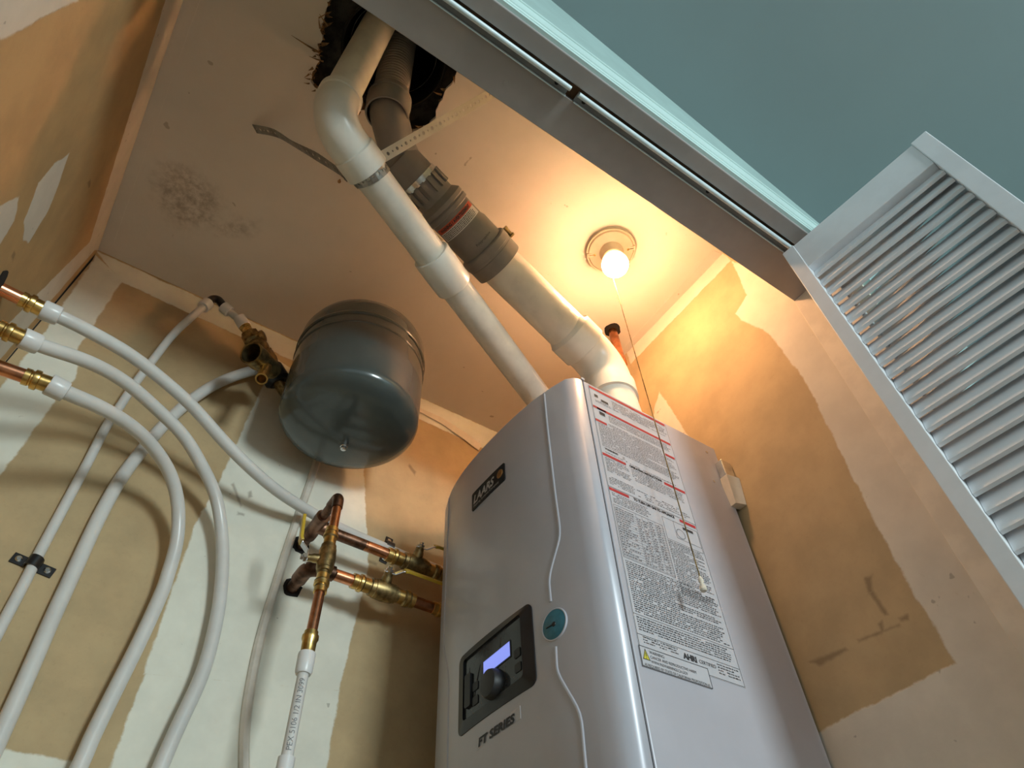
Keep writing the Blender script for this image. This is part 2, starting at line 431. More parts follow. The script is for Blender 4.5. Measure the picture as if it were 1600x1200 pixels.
# torn paper at the hole
mb = MB()
ctr = Vector((.065, .40, ZC))
for i in range(0, len(dense)):
    x, y = dense[i]
    if y < .33: continue
    lefty = x < .0 or (y > .50)
    for _ in range(3 if lefty else 1):
        if random.random() < (.25 if lefty else .55): continue
        p = Vector((x + random.uniform(-.004,.004), y + random.uniform(-.004,.004), ZC + .004)); inw = (ctr - p); inw.z = 0; inw.normalize()
        d = (inw * random.uniform(-.9, .7) + Vector((random.uniform(-.6,.6), random.uniform(-.6,.6), random.uniform(-1.2, .2)))).normalized()
        L = random.uniform(.005, .019); w = d.cross(Vector((0,0,1))).normalized() * random.uniform(.0015, .0042)
        k = d.cross(w).normalized() * .0008
        mb.add([p - w, p + w, p + w*.6 + d*L*.6 + k, p - w*.6 + d*L*.6 + k, p + d*L - k*4], [(0,1,2,3), (3,2,4), (1,0,3,2)])
mb.build('torn_paper', m_paper, ceil, smooth=False, kind='stuff', label='brown torn paper shreds round the hole')
def splinter(a, b, r, nm='splinter'):
    MB().tube([a, (Vector(a)+Vector(b))/2 + Vector((0,0,-.002)), b], [r, r*.7, .0003], 5).build(nm, m_paper, ceil, smooth=False)
splinter(at(500,83,'z',ZC-.002), at(455,55,'z',ZC-.014), .0022)
splinter(at(500,44,'z',ZC-.002), at(498,28,'z',ZC-.012), .0016); splinter(at(498,28,'z',ZC-.012), at(512,20,'z',ZC-.004), .0014)
splinter(at(512,40,'z',ZC-.002), at(499,22,'z',ZC-.015), .0018)
splinter(at(505,96,'z',ZC-.002), at(483,88,'z',ZC-.012), .0018)
# cavity above the hole: sheathing, flue sleeve, dark attic
cx, cy = .072, .403
ring = MB(); n = 40
vs = [(cx + (.101)*math.cos(2*PI*k/n), cy + (.101)*math.sin(2*PI*k/n), ZC+.045) for k in range(n)] + [(cx + .30*math.cos(2*PI*k/n), max(.279, cy + .30*math.sin(2*PI*k/n)), ZC+.045) for k in range(n)]
ring.add(vs + [(p[0], p[1], p[2]+.012) for p in vs], [(k, (k+1)%n, n+(k+1)%n, n+k) for k in range(n)] + [(2*n+k, 2*n+(k+1)%n, (k+1)%n, k) for k in range(n)] + [(2*n+k, 3*n+k, 3*n+(k+1)%n, 2*n+(k+1)%n) for k in range(n)])
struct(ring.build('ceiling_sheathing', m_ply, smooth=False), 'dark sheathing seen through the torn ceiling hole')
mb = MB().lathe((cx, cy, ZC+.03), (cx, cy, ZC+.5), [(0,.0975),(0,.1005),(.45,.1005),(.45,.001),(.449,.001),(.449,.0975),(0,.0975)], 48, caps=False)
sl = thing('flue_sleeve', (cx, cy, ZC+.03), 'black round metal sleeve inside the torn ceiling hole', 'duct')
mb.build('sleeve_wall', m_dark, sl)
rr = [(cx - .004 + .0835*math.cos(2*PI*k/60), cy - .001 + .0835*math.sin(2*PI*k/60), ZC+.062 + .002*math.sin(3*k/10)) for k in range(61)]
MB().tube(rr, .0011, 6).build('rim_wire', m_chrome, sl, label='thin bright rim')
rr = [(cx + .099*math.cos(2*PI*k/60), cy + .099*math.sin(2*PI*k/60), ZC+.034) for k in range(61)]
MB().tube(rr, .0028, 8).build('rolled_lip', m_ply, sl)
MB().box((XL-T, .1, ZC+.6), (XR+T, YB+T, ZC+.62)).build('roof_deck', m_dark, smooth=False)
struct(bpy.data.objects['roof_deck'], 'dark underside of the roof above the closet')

# ------------------------------------------------------------------ door opening: head jamb, casing, front wall, room ceiling
ZH = 1.094
def zroom(x): return 1.496 - .318 * (x - .341)
mb = MB()
mb.prism([(XL-1.6, .168, ZH+.02), (2.0, .168, ZH+.02), (2.0, .168, max(zroom(2.0), ZH+.03)), (XL-1.6, .168, zroom(XL-1.6))], (0, .107, 0))
mb.box((XR, .168, FLO), (2.0, .275, ZH+.02)); mb.box((XL-1.6, .168, FLO), (XL, .275, ZH+.02))
struct(mb.build('wall_front', m_roomwall, smooth=False), 'aqua painted wall strip above the door casing')
struct(MB().box((1.45, -4, FLO), (1.50, .168, 1.2)).build('wall_light_block', m_roomwall, smooth=False), 'unseen aqua wall added beyond the doors to block light')  # unseen wall added beside the doors to hold back world light from the right
struct(MB().prism([(-3, .168, zroom(-3)), (3, .168, zroom(3)), (3, .168, zroom(3)+.05), (-3, .168, zroom(-3)+.05)], (0, -4.2, 0)).build('ceiling_room', m_roomceil, smooth=False), 'blue grey sloping ceiling outside the closet')
trim1 = thing('trim_1', (.3, .22, ZH), 'x', 'x'); del trim1['category']
struct(trim1, 'white head jamb across the top of the closet opening')
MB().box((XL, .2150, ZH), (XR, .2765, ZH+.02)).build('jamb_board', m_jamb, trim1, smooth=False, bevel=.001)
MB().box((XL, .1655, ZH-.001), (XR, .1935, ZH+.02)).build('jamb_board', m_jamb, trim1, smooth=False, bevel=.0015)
MB().box((XL, .1935, ZH+.012), (XR, .2150, ZH+.02)).build('groove_back', m_wood, trim1, smooth=False, label='bare wood showing in the track gap')
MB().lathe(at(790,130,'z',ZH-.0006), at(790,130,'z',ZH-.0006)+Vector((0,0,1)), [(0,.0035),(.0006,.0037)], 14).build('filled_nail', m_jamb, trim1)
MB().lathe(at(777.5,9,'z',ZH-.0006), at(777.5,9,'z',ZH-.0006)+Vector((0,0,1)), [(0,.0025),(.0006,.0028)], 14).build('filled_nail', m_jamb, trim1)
tr2 = MB().box((XR-.005, .166, FLO), (XR+.012, .2775, ZH)).build('trim_2', m_tape, smooth=False, bevel=.001)
struct(tr2, 'cream painted side jamb beside the louvered door')
tr4 = MB().box((XL-.012, .166, FLO), (XL+.005, .2775, ZH)).build('trim_4', m_tape, smooth=False, bevel=.001)
struct(tr4, 'cream painted jamb on the far side of the opening')
# casing with a stepped profile
prof = [(.168, 1.100), (.1600, 1.100), (.1592, 1.106), (.1580, 1.1065), (.1572, 1.113), (.1556, 1.1138), (.1530, 1.134), (.1512, 1.1345), (.1505, 1.139), (.1512, 1.141), (.1525, 1.1415), (.168, 1.1415)]
struct(MB().prism([(XL-.06, y, z) for y, z in prof], (XR - XL + .12, 0, 0)).build('trim_3', m_casing, smooth=False), 'pale aqua stepped casing over the opening')
for nm, xa, xb in (('trim_6', XL-.052, XL-.002), ('trim_7', XR+.002, XR+.052)):
    struct(MB().prism([(xa, .168, FLO), (xa, .1525, FLO), ((xa+xb)/2, .1545, FLO), (xb, .1595, FLO), (xb, .168, FLO)], (0, 0, 1.0999-FLO)).build(nm, m_casing, smooth=False), 'pale aqua upright casing ' + ('on the hose side of the opening' if xa < 0 else 'behind the folded doors'))
# bifold track in two lengths
def track(x0, x1, label, screws):
    t = thing('door_track', ((x0+x1)/2, .206, ZH-.006), label, 'track', 'bifold door tracks')
    mb = MB(); zt = ZH + .005
    mb.box((x0, .1985, zt-.0012), (x1, .2142, zt)); mb.box((x0, .2130, ZH-.004), (x1, .2142, zt-.0012)); mb.box((x0, .1985, ZH-.004), (x1, .1997, zt-.0012))
    mb.build('channel', m_trackd, t, smooth=False)
    MB().tube([(x0, .2012, ZH-.0050), (x1, .2012, ZH-.0050)], .0040, 14).build('rolled_lip', m_trackl, t)
    MB().tube([(x0, .2148, ZH-.0042), (x1, .2148, ZH-.0042)], .0010, 8).build('inner_lip', m_trackl, t)
    for sx in screws:
        MB().lathe((sx, .2068, zt-.0012), (sx, .2068, zt-.02), [(0,.0036),(.0012,.0036),(.0024,.0022)], 12).build('screw', m_plug, t)
m_trackd = plain('track enamel', (.34, .35, .36), .5, .0, var=.05); m_trackl = plain('track lip enamel', (.66, .78, .82), .35, .0, var=.03)
track(XL+.006, .2985, 'white steel track length left of the gap in the jamb', [.05, .2776])
track(.3145, XR-.006, 'white steel track length from the gap to the louvered door', [.3298, .598, .84])

# ------------------------------------------------------------------ louvered bifold panels
ZD = 1.070; TH = .027; ZB = FLO + .012; up = Vector((0, 0, 1))
def louver_panel(name, A, Bv, label, far=False):
    A = Vector(A); Bv = Vector(Bv); tv = (Bv - A).normalized(); nv = Vector((tv.y, -tv.x, 0))
    if nv.x < 0: nv = -nv       # away from the viewer
    W = (Bv - A).length
    door = thing(name, (A.x, A.y, ZB), label, 'x'); del door['category']; struct(door)
    def dbox(t0, t1, z0, z1, d0, d1):
        c = A + tv*((t0+t1)/2) + nv*((d0+d1)/2) + up*((z0+z1)/2)
        return MB().obox(c, tv, nv, up, (t1-t0)/2, (d1-d0)/2, (z1-z0)/2)
    dbox(0, .0228, ZB, ZD, 0, TH).build('stile', m_door, door, smooth=False, bevel=.0012)
    dbox(W-.0262, W, ZB, ZD+.001, -.001, TH).build('stile', m_door, door, smooth=False, bevel=.0012)
    dbox(.0228, W-.0262, .9985, ZD-.001, .0015, TH-.0015).build('rail', m_door, door, smooth=False, bevel=.0012)
    dbox(.0228, W-.0262, ZB, ZB+.13, .0015, TH-.0015).build('rail', m_door, door, smooth=False)
    ang = math.radians(61); zs = .984
    ay = (nv*math.cos(ang) + up*math.sin(ang)); az = (up*math.cos(ang) - nv*math.sin(ang))
    b = MB().obox((0,0,0), tv, ay, az, (W-.049)/2 - .0006, .0185, .0027); sl_me = b.mesh('slat'); sl_me.materials.append(m_door)
    while zs > ZB + .14:
        c = A + tv*((.0228 + W-.0262)/2) + nv*(TH/2) + up*zs
        o = bpy.data.objects.new('slat', sl_me); COL.objects.link(o); o.parent = door; o.location = c - ROOT[door.name]
        zs -= .0262
louver_panel('door_1', (.7792, .2147, 0), (.804, -.0625, 0), 'white louvered bifold panel standing open, nearest the heater')
louver_panel('door_2', (.861, .2100, 0), (.8345, -.0620, 0), 'white louvered bifold panel folded behind the front one')

# ------------------------------------------------------------------ wall batten on the back wall
bp = [at(u, v, 'y', YB-.006) for u, v in [(520,640),(490,740),(462,820),(430,920),(407,1000),(391,1080),(384,1140),(383,1200),(386,1260),(395,1340)]]
bs = spline(bp, 6); mb = MB()
wv = [(-.008, 0), (.008, 0), (.008, -.004), (.004, -.009), (-.004, -.009), (-.008, -.005)]
vs = []; fs = []
for p in bs:
    for dx, dy in wv: vs.append((p.x + dx, YB + dy, p.z))
for i in range(len(bs)-1):
    for j in range(6): fs.append((i*6+j, i*6+(j+1)%6, (i+1)*6+(j+1)%6, (i+1)*6+j))
mb.add(vs, fs)
struct(mb.build('trim_5', m_batten, smooth=True, angle=20), 'narrow cream bead running down the back wall')
# drywall joint line further left is paint only

# ------------------------------------------------------------------ water heater
yf = [.5485,.5489,.552,.5625,.5821,.6019,.6528,.7254,.7899,.8648,.9084,.9371,.9711,.985,.9885]
xf = [.5655,.5593,.5504,.5397,.5339,.5274,.5174,.5118,.5095,.5129,.5203,.5286,.5413,.553,.5655]
ys_ = np.concatenate([yf[:4], np.linspace(.575, .93, 24), [.9371, .955, .9711, .980, .985, .9885]])
def fx(y):
    i = np.interp(y, yf, xf)
    if .5625 < y < .95:   # smooth the broad middle
        c = np.polyfit(yf[3:12], xf[3:12], 4); return float(np.polyval(c, y))
    return float(i)
ZT, ZBt = .926, .226
bo = thing('water_heater', (.70, .768, ZBt), 'silver wall hung water heater with lit screen and large printed label', 'water heater')
MB().box((.569, .5487, ZBt+.004), (.889, .9883, ZT-.002)).build('body', m_boiler, bo, smooth=False, bevel=.002)
MB().box((.560, .551, ZBt+.008), (.572, .986, ZT-.004)).build('seam_shade', m_dark, bo, smooth=False)  # dark strip standing in for the shade inside the open seam
front = [(fx(y), y) for y in ys_]
def off(pts, d):
    cxm, cym = .60, .768; return [(x + d * (1 if x < .57 else 0), cym + (y-cym)*(1 - d/.22)) for x, y in pts]
mb = MB(); loops = [(ZBt, .003), (ZBt+.003, 0), (ZT-.004, 0), (ZT-.0012, .0012), (ZT, .004)]
vs = []; fs = []; n = len(front)
for z, d in loops:
    vs += [(x, y, z) for x, y in off(front, d)]
for i in range(len(loops)-1):
    for k in range(n-1): fs.append((i*n+k, i*n+k+1, (i+1)*n+k+1, (i+1)*n+k))
    fs.append((i*n+n-1, i*n, (i+1)*n, (i+1)*n+n-1))
fs.append(tuple(range(n))); fs.append(tuple((len(loops)-1)*n + k for k in range(n-1, -1, -1)))
mb.add(vs, fs)
cov = mb.build('front_cover', m_boiler, bo, smooth=True, angle=50)
MB().box((.5655, .548, ZT-.0002), (.572, .556, ZT+.005)).build('lift_tab', m_boiler, bo, smooth=False)
def ridge(pts, r=.0026):
    P = [Vector((fx(y) + .0010, y, z)) for y, z in pts]; out = []
    for i in range(len(P)-1):
        for k in range(6):
            q = P[i].lerp(P[i+1], k/6); q.x = fx(q.y) + .0010; out.append(q)
    out.append(P[-1]); out = smooth_path(out, 2)
    MB().tube(out, r, 10).build('ridge', m_boiler, cov, label='pressed ridge line')
ridge([(.607,.918),(.6085,.835),(.6085,.69),(.607,.613),(.632,.564),(.636,.549),(.636,.519)])
ridge([(.635,.454),(.637,.421),(.608,.361),(.610,.303),(.610,.24)])
ridge([(.931,.918),(.931,.781),(.933,.605),(.896,.535),(.891,.397),(.891,.30),(.931,.25)])
EPS = .0012
def fpt(e): return lambda y, z: Vector((fx(y) - e, y, z))
def frounded(y0, y1, z0, z1, r, n=5):
    out = []
    for (cy_, cz_, a0) in ((y1-r, z1-r, 0), (y0+r, z1-r, 90), (y0+r, z0+r, 180), (y1-r, z0+r, 270)):
        for k in range(n+1):
            a = math.radians(a0 + 90*k/n); out.append((cy_ + r*math.cos(a), cz_ + r*math.sin(a)))
        if a0 == 0: out += [(y1-r + (y0+r-y1+r)*q/9, z1) for q in range(1, 9)]
        if a0 == 180: out += [(y0+r + (y1-r-y0-r)*q/9, z0) for q in range(1, 9)]
    return out
# brand plate
pl = MB(); o1 = frounded(.7145, .8160, .794, .834, .004)
pl.prism([(fx(y) - .0016, y, z) for y, z in o1], (.003, 0, 0)); plate = pl.build('brand_plate', m_black, bo, smooth=False, label='black brand plate')
def ft(y0, z0, e, tilt=0.0): return lambda a, b: Vector((fx(y0 - a) - e, y0 - a, z0 + b + a*tilt))
mb = MB(); w = text_width('LAARS', .0245, offset=.0008, shear=.25)
put_text(mb, 'LAARS', .0245, lambda a, b: ft(.8105, .8065, .0022)(a*.066/w, b), offset=.0008, shear=.25)
mb.build('lettering', m_silver, plate, smooth=False)
mb = MB(); w = text_width('Heating Systems Company', .0075)
put_text(mb, 'Heating Systems Company', .0075, lambda a, b: ft(.8095, .7985, .0022)(a*.078/w, b)); mb.build('tagline', m_silver, plate, smooth=False)
MB().lathe((fx(.728)-.0014, .728, .8165), (fx(.728)-.01, .728, .8165), [(0,.0085),(.0009,.0085),(.0014,.007)], 24).build('emblem', m_bronze, plate)
# control panel
def ring_prism(mb, outer, inner, xo, xi, depth):
    n = len(outer); V = [(xo(y), y, z) for y, z in outer] + [(xi(y), y, z) for y, z in inner] + [(xi(y)+depth, y, z) for y, z in inner] + [(xo(y)+.006, y, z) for y, z in outer]
    F = []
    for k in range(n):
        j = (k+1) % n; F += [(k, j, n+j, n+k), (n+k, n+j, 2*n+j, 2*n+k), (3*n+k, 3*n+j, j, k)]
    mb.add(V, F)
o1 = frounded(.6715, .8535, .4215, .5375, .011); i1 = frounded(.689, .836, .4370, .5260, .005)
mb = MB(); ring_prism(mb, o1, i1, lambda y: fx(y) - .0015, lambda y: fx(.76) - .0035, .006)
cp = mb.build('control_panel', m_black, bo, smooth=True, angle=40, label='black framed control panel')
xp = fx(.76)
mb = MB().prism([(xp - .0005, y, z) for y, z in frounded(.686, .839, .434, .529, .005)], (.004, 0, 0)); mb.build('display_film', m_film, cp, smooth=False)
def quadface(mb, y0, y1, z0, z1, x): mb.prism([(x, y0, z0), (x, y1, z0), (x, y1, z1), (x, y0, z1)], (.0006, 0, 0))
mb = MB(); quadface(mb, .7165, .7860, .4770, .5015, xp - .0013); mb.build('screen_mask', m_black, cp, smooth=False)
mb = MB(); quadface(mb, .7185, .7835, .4790, .4995, xp - .0019); mb.build('screen', m_screen, cp, smooth=False, label='lit blue screen')
MB().lathe((xp, .757, .4555), (xp-.03, .757, .4555), [(0,.021),(.010,.0195),(.0135,.018),(.0145,.014),(.0145,.001)], 32).build('knob', m_plug, cp)
for yb, zb in ((.702, .475), (.702, .455), (.806, .475), (.806, .455)):
    MB().prism([(xp - .0016, y, z) for y, z in frounded(yb-.007, yb+.007, zb-.006, zb+.006, .002)], (.0015, 0, 0)).build('button', m_plug, cp, smooth=False)
mb = MB().prism([(xp - .004, y, z) for y, z in frounded(.816, .831, .452, .500, .003)], (.004, 0, 0)); mb.build('side_latch', m_plug, cp, smooth=False)
# wrinkles of the protective film
for k in range(7):
    a = (random.uniform(.695, .83), random.uniform(.44, .47)); b_ = (a[0] + random.uniform(-.02, .02), random.uniform(.49, .522))
    mid = ((a[0]+b_[0])/2 + random.uniform(-.006, .006), (a[1]+b_[1])/2)
    MB().tube([(xp-.0006, *a), (xp-.0009, *mid), (xp-.0006, *b_)], [.0004, .0008, .0004], 6).build('film_crease', m_film, cp)
# gauge
gx = fx(.633); gaxis = Vector((-.985, -.17, 0)); gc = Vector((gx, .633, .4845))
ga = MB().lathe(gc - gaxis*.004, gc + gaxis, [(0,.0222),(.0046,.0222),(.0056,.0214),(.0056,.0202),(.0044,.0200),(.0044,.001)], 40).build('pressure_gauge', m_boiler, bo, label='round pressure gauge under blue film')
MB().lathe(gc, gc + gaxis, [(0,.0201),(.0012,.0201),(.0016,.019),(.0016,.001)], 40).build('gauge_face', m_gauge, ga)
MB().lathe(gc + gaxis*.0014, gc + gaxis, [(0,.0035),(.0010,.003)], 16).build('hub', m_black, ga)
MB().obox(gc + gaxis*.0024 + Vector((-.0011, .0065, -.0003)), gaxis, Vector((-.17,.985,0)), Vector((0,0,1)), .0003, .0065, .0006).build('needle', m_black, ga, smooth=False)
# series sticker
mb = MB(); zl0, zl1 = .3880, .4055
mb.prism([(fx(.8035)-.0006, .8035, zl0-.001), (fx(.706)-.0006, .706, zl0+.003), (fx(.706)-.0006, .706, zl1+.002), (fx(.8035)-.0006, .8035, zl1-.004)], (.001, 0, 0))
sk = mb.build('series_sticker', m_label, bo, smooth=False)
mb = MB(); w = text_width('FT SERIES', .0150, offset=.0006, shear=.12)
put_text(mb, 'FT SERIES', .0150, lambda a, b: ft(.7990, .3900, .0012, .018)(a*.0815/w, b), offset=.0006, shear=.12); mb.build('lettering', m_ink, sk, smooth=False)

# big label on the side that faces the door
YS = .5487; LX0, LX1, LZ0, LZ1 = .5785, .7600, .4215, .9185
sheet = MB().box((LX0, YS-.0005, LZ0), (LX1, YS+.0005, LZ1)).build('rating_label', m_label, bo, smooth=False, label='white label with red bars and dense print')
def sx(px): p = at(px[0], px[1], 'y', YS); return p.x, p.z
ink = MB(); redm = MB(); Y1 = YS - .0009
def rect(mb, x0, x1, z0, z1, y=None): 
    y = Y1 if y is None else y
    mb.add([(x0, y, z0), (x1, y, z0), (x1, y, z1), (x0, y, z1)], [(0, 1, 2, 3)])
def frame(x0, x1, z0, z1, t=.0005):
    rect(ink, x0, x1, z0, z0+t); rect(ink, x0, x1, z1-t, z1); rect(ink, x0, x0+t, z0, z1); rect(ink, x1-t, x1, z0, z1)
bars = [((919,602),(1038,665)), ((925,631.5),(1047,695)), ((929,653),(947.5,663)), ((1038,709),(1054,716)), ((940,707),(977,724)), ((1036,753),(1071,770)), ((950,760),(982,776)), ((1060,811),(1089,825))]
blocked = []
for a, b in bars:
    xa, za = sx(a); xb, zb = sx(b); z = (za+zb)/2 - .0022
    redm = MB(); rect(redm, xa+.001, min(xb, LX1-.003), z - .0028, z + .0028); redm.build('red_bar', m_red, sheet, smooth=False); blocked.append((xa-.004, xb+.004, z-.005, z+.005))
def words(x0, x1, z0, z1, pitch, h, dens=.9, short=.15):
    z = z1
    while z - h > z0:
        x = x0; end = x1 - (x1-x0)*random.random()*(.6 if random.random() < short else .08)
        while x < end - .002:
            w = random.uniform(.0018, .0062); w = min(w, end - x)
            hit = any(x < b[1] and x+w > b[0] and z-h < b[3] and z > b[2] for b in blocked)
            if not hit and random.random() < dens:
                # a word: a few strokes with gaps, like small type
                xx = x
                while xx < x + w - .0005:
                    s = random.uniform(.0005, .0011); hh = h * random.choice((.7, .7, 1.0))
                    rect(ink, xx, min(xx+s, x+w), z-h, z-h+hh); xx += s + .00035
            x += w + .0011
        z -= pitch
def head(txt, a, b, size, off_=.0004):
    xa, za = sx(a); xb, zb = sx(b); w = text_width(txt, size, offset=off_); k = (xb-xa)/w; z = (za+zb)/2 - .0042
    put_text(ink, txt, size, lambda p, q: Vector((xa + p*k, Y1, z + q)), offset=off_)
    blocked.append((xa-.003, xb+.003, z-.002, z+size*.8))
head('OPERATING INSTRUCTIONS', (983,728), (1033,750), .0068)
head('TO TURN OFF GAS TO APPLIANCE', (989,778), (1053,808), .0068)
xw, zw = sx((946, 702))
put_text(ink, 'WARNING', .0055, lambda p, q: Vector((LX0+.010+p, Y1, zw-.001+q)), offset=.0003); blocked.append((LX0+.006, LX0+.042, zw-.003, zw+.005))
frame(LX0+.0008, LX1-.0008, LZ0+.0008, LZ1-.0008, .0005)
# sections of small type, top to bottom
words(LX0+.050, LX1-.005, .878, .905, .0036, .0019, .9)
rect(ink, LX0+.010, LX0+.018, .893, .9005); rect(ink, LX0+.024, LX0+.040, .888, .894)
words(LX0+.010, LX0+.046, .878, .886, .0034, .0018)
rect(ink, LX0+.010, LX0+.030, .862, .866); rect(ink, LX0+.014, LX0+.026, .850, .858)
words(LX0+.034, LX1-.005, .842, .868, .0034, .0018, .95)
words(LX0+.006, LX1-.005, .772, .836, .0034, .0018, .95)
words(LX0+.006, LX0+.055, .716, .768, .0034, .0018, .95); words(LX0+.060, LX1-.005, .722, .760, .0037, .0018, .9)
words(LX0+.006, LX0+.058, .690, .708, .0034, .0018, .95); words(LX0+.062, LX1-.008, .690, .706, .0040, .0018, .7)
rect(ink, LX0+.0008, LX1-.0008, .6855, .6862)
words(LX0+.006, LX0+.080, .655, .682, .0034, .0018, .95)
frame(LX0+.004, LX0+.100, .560, .652)
for zz in np.linspace(.566, .648, 20): words(LX0+.006, LX0+.042, zz-.003, zz, .004, .0018, .95); rect(ink, LX0+.004, LX0+.1, zz-.0036, zz-.0033)
for cxx in (.046, .058, .070, .084):
    rect(ink, LX0+cxx, LX0+cxx+.0003, .560, .652)
    for zz in np.linspace(.566, .648, 20): words(LX0+cxx+.0015, LX0+cxx+.0105, zz-.003, zz, .004, .0019, .9, 0)
frame(LX0+.104, LX1-.003, .630, .672); frame(LX0+.127, LX1-.003, .640, .672)
mbc = []
for rr_, zc_ in ((.009, .647),):
    for k in range(28):
        a0, a1 = 2*PI*k/28, 2*PI*(k+1)/28
        ink.add([(LX0+.138+rr_*math.cos(a0), Y1, .651+rr_*math.sin(a0)), (LX0+.138+rr_*math.cos(a1), Y1, .651+rr_*math.sin(a1)), (LX0+.138+(rr_-.0007)*math.cos(a1), Y1, .651+(rr_-.0007)*math.sin(a1)), (LX0+.138+(rr_-.0007)*math.cos(a0), Y1, .651+(rr_-.0007)*math.sin(a0))], [(0,1,2,3)])
rect(ink, LX0+.146, LX0+.168, .663, .668)
words(LX0+.104, LX1-.005, .535, .628, .0033, .0019, .97, .2)
words(LX0+.006, LX1-.006, .478, .556, .0033, .0019, .97, .25)
rect(ink, LX0+.0008, LX1-.0008, .4745, .4750)
words(LX0+.006, LX1-.008, .450, .472, .0034, .0019, .97, .3)
rect(ink, LX0+.0008, LX1-.0008, .4465, .4470)
words(LX0+.010, LX0+.070, .4345, .4455, .0034, .0018, .9)
w = text_width('AHRI', .0105, offset=.0006)
put_text(ink, 'AHRI', .0105, lambda p, q: Vector((LX0+.076 + p*.024/w, Y1, .4345+q)), offset=.0006)
w = text_width('CERTIFIED', .0068)
put_text(ink, 'CERTIFIED', .0068, lambda p, q: Vector((LX0+.103 + p*.030/w, Y1, .4355+q)))
words(LX0+.137, LX1-.004, .4285, .4440, .0040, .0020, .9, .1)
ink.build('print', m_ink, sheet, smooth=False, label='lines of dense black print')
# proposition warning sticker
wl = MB(); wx0, wx1, wz0, wz1 = .5775, .6930, .4040, .4305
wl.box((wx0, YS-.0016, wz0), (wx1, YS-.0004, wz1)); ws = wl.build('warning_sticker', m_label, bo, smooth=False)
wk = MB(); Yw = YS - .0019
for r_ in ((wx0, wx1, wz0, wz0+.0008), (wx0, wx1, wz1-.0008, wz1), (wx0, wx0+.0008, wz0, wz1), (wx1-.0008, wx1, wz0, wz1)): rect(wk, *r_, y=Yw)
for i, (t_, x_, s_, w_) in enumerate((('WARNING:', .0155, .0058, .025), ('CANCER AND REPRODUCTIVE HARM', .0155, .0054, .076), ('WWW.P65WARNINGS.CA.GOV', .0155, .0054, .060), ('AS REQUIRED BY STATE OF CALIFORNIA PROPOSITION 65', .0035, .0052, .108))):
    w = text_width(t_, s_); zz = wz1 - .0072 - i*.0060
    put_text(wk, t_, s_, lambda p, q, x_=x_, w_=w_, w=w, zz=zz: Vector((wx0 + x_ + p*w_/w, Yw, zz + q)))
wk.build('lettering', m_ink, ws, smooth=False)
tri = [(wx0+.003, wz0+.0095), (wx0+.0145, wz0+.0095), (wx0+.00875, wz1-.003)]
MB().prism([(x, Yw, z) for x, z in tri], (0, .0006, 0)).build('warning_triangle', m_yelsign, ws, smooth=False)
wt = MB(); rect(wt, wx0+.0082, wx0+.0093, wz0+.0135, wz0+.0185, Yw-.0002); rect(wt, wx0+.0082, wx0+.0093, wz0+.0110, wz0+.0122, Yw-.0002)
for i in range(3):
    p, q = tri[i], tri[(i+1) % 3]; d = Vector((q[0]-p[0], 0, q[1]-p[1])).normalized(); nn = Vector((-d.z, 0, d.x)) * .0008
    P, Q = Vector((p[0], Yw-.0002, p[1])), Vector((q[0], Yw-.0002, q[1])); wt.add([P, Q, Q + nn, P + nn], [(0,1,2,3)])
wt.build('warning_mark', m_ink, ws, smooth=False)
for p in ((1104, 707), (1115.5, 752.5)):
    q = at(*p, 'y', YS); MB().lathe(q, q + Vector((0,-1,0)), [(-.001,.0030),(.0012,.0028),(.0018,.0012)], 14).build('screw', m_chrome, bo)
# wall hook behind the heater
hk = thing('mounting_bracket', (.89, .53, .80), 'small grey steel bracket on the wall behind the heater', 'bracket')
MB().box((.872, .532, .838), (.898, .5485, .876)).build('steel_plate', m_chrome, hk, smooth=False, bevel=.002)
MB().prism([(.870, .531, .836), (.899, .527, .836), (.899, .5325, .778), (.876, .537, .776)], (0, .016, 0)).build('cleat', m_tape, hk, smooth=False)

# ------------------------------------------------------------------ exhaust vent (large pipe, grey adapters, corrugated hose)
V0 = Vector((.732, .622, .926)); V1 = Vector((.729, .6305, 1.150)); V2 = Vector((.4170, .5858, 1.2510))
V3 = at(655, 283, 'z', 1.290); V4 = at(627, 247, 'z', 1.305); V5 = at(610, 190, 'z', 1.312)
vt = thing('exhaust_vent', V0, 'thick white vent pipe with grey couplings rising from the heater', 'vent pipe')
run = (V2 - V1).normalized()
MB().tube([V0 + up*.0005, V1 - up*.06], .0445, 36).build('pipe', m_pvc, vt)
MB().tube([V1 + run*.06, V2 + run*-.005], .0445, 36).build('pipe', m_pvc, vt)
el = MB(); arc = fillet(V1 - up*.2, V1, V1 + run*.25, .075, 12)
ea = [V1 - up*.105, V1 - up*.105, V1 - up*.066, V1 - up*.064] + arc + [V1 + run*.064, V1 + run*.066, V1 + run*.112, V1 + run*.112]
er = [.0460, .0520, .0520, .0475] + [.0475]*len(arc) + [.0475, .0520, .0520, .0460]
# fillet returns from the first leg to the second
el.tube(ea, er, 40); el.build('elbow', m_pvc2, vt, angle=25)
hb = (at(977,569,'y',.60))
g0 = V2 + run*-.014; gd = (V3 - g0).normalized(); GL = (V3 - g0).length
body = [(0,.0485),(0,.0535),(.003,.0540),(.028,.0540),(.030,.0525),(.033,.0525),(.035,.0555),(.050,.0555),(.053,.0535),(.054,.0480),(.098,.0480),(.106,.0455),(.112,.0455),
        (.150,.0455),(.152,.0490),(.160,.0495),(.163,.0470),(.166,.0495),(.174,.0495),(.180,.0450),(.186,.0400),(GL,.0395),(GL+.055,.0395)]
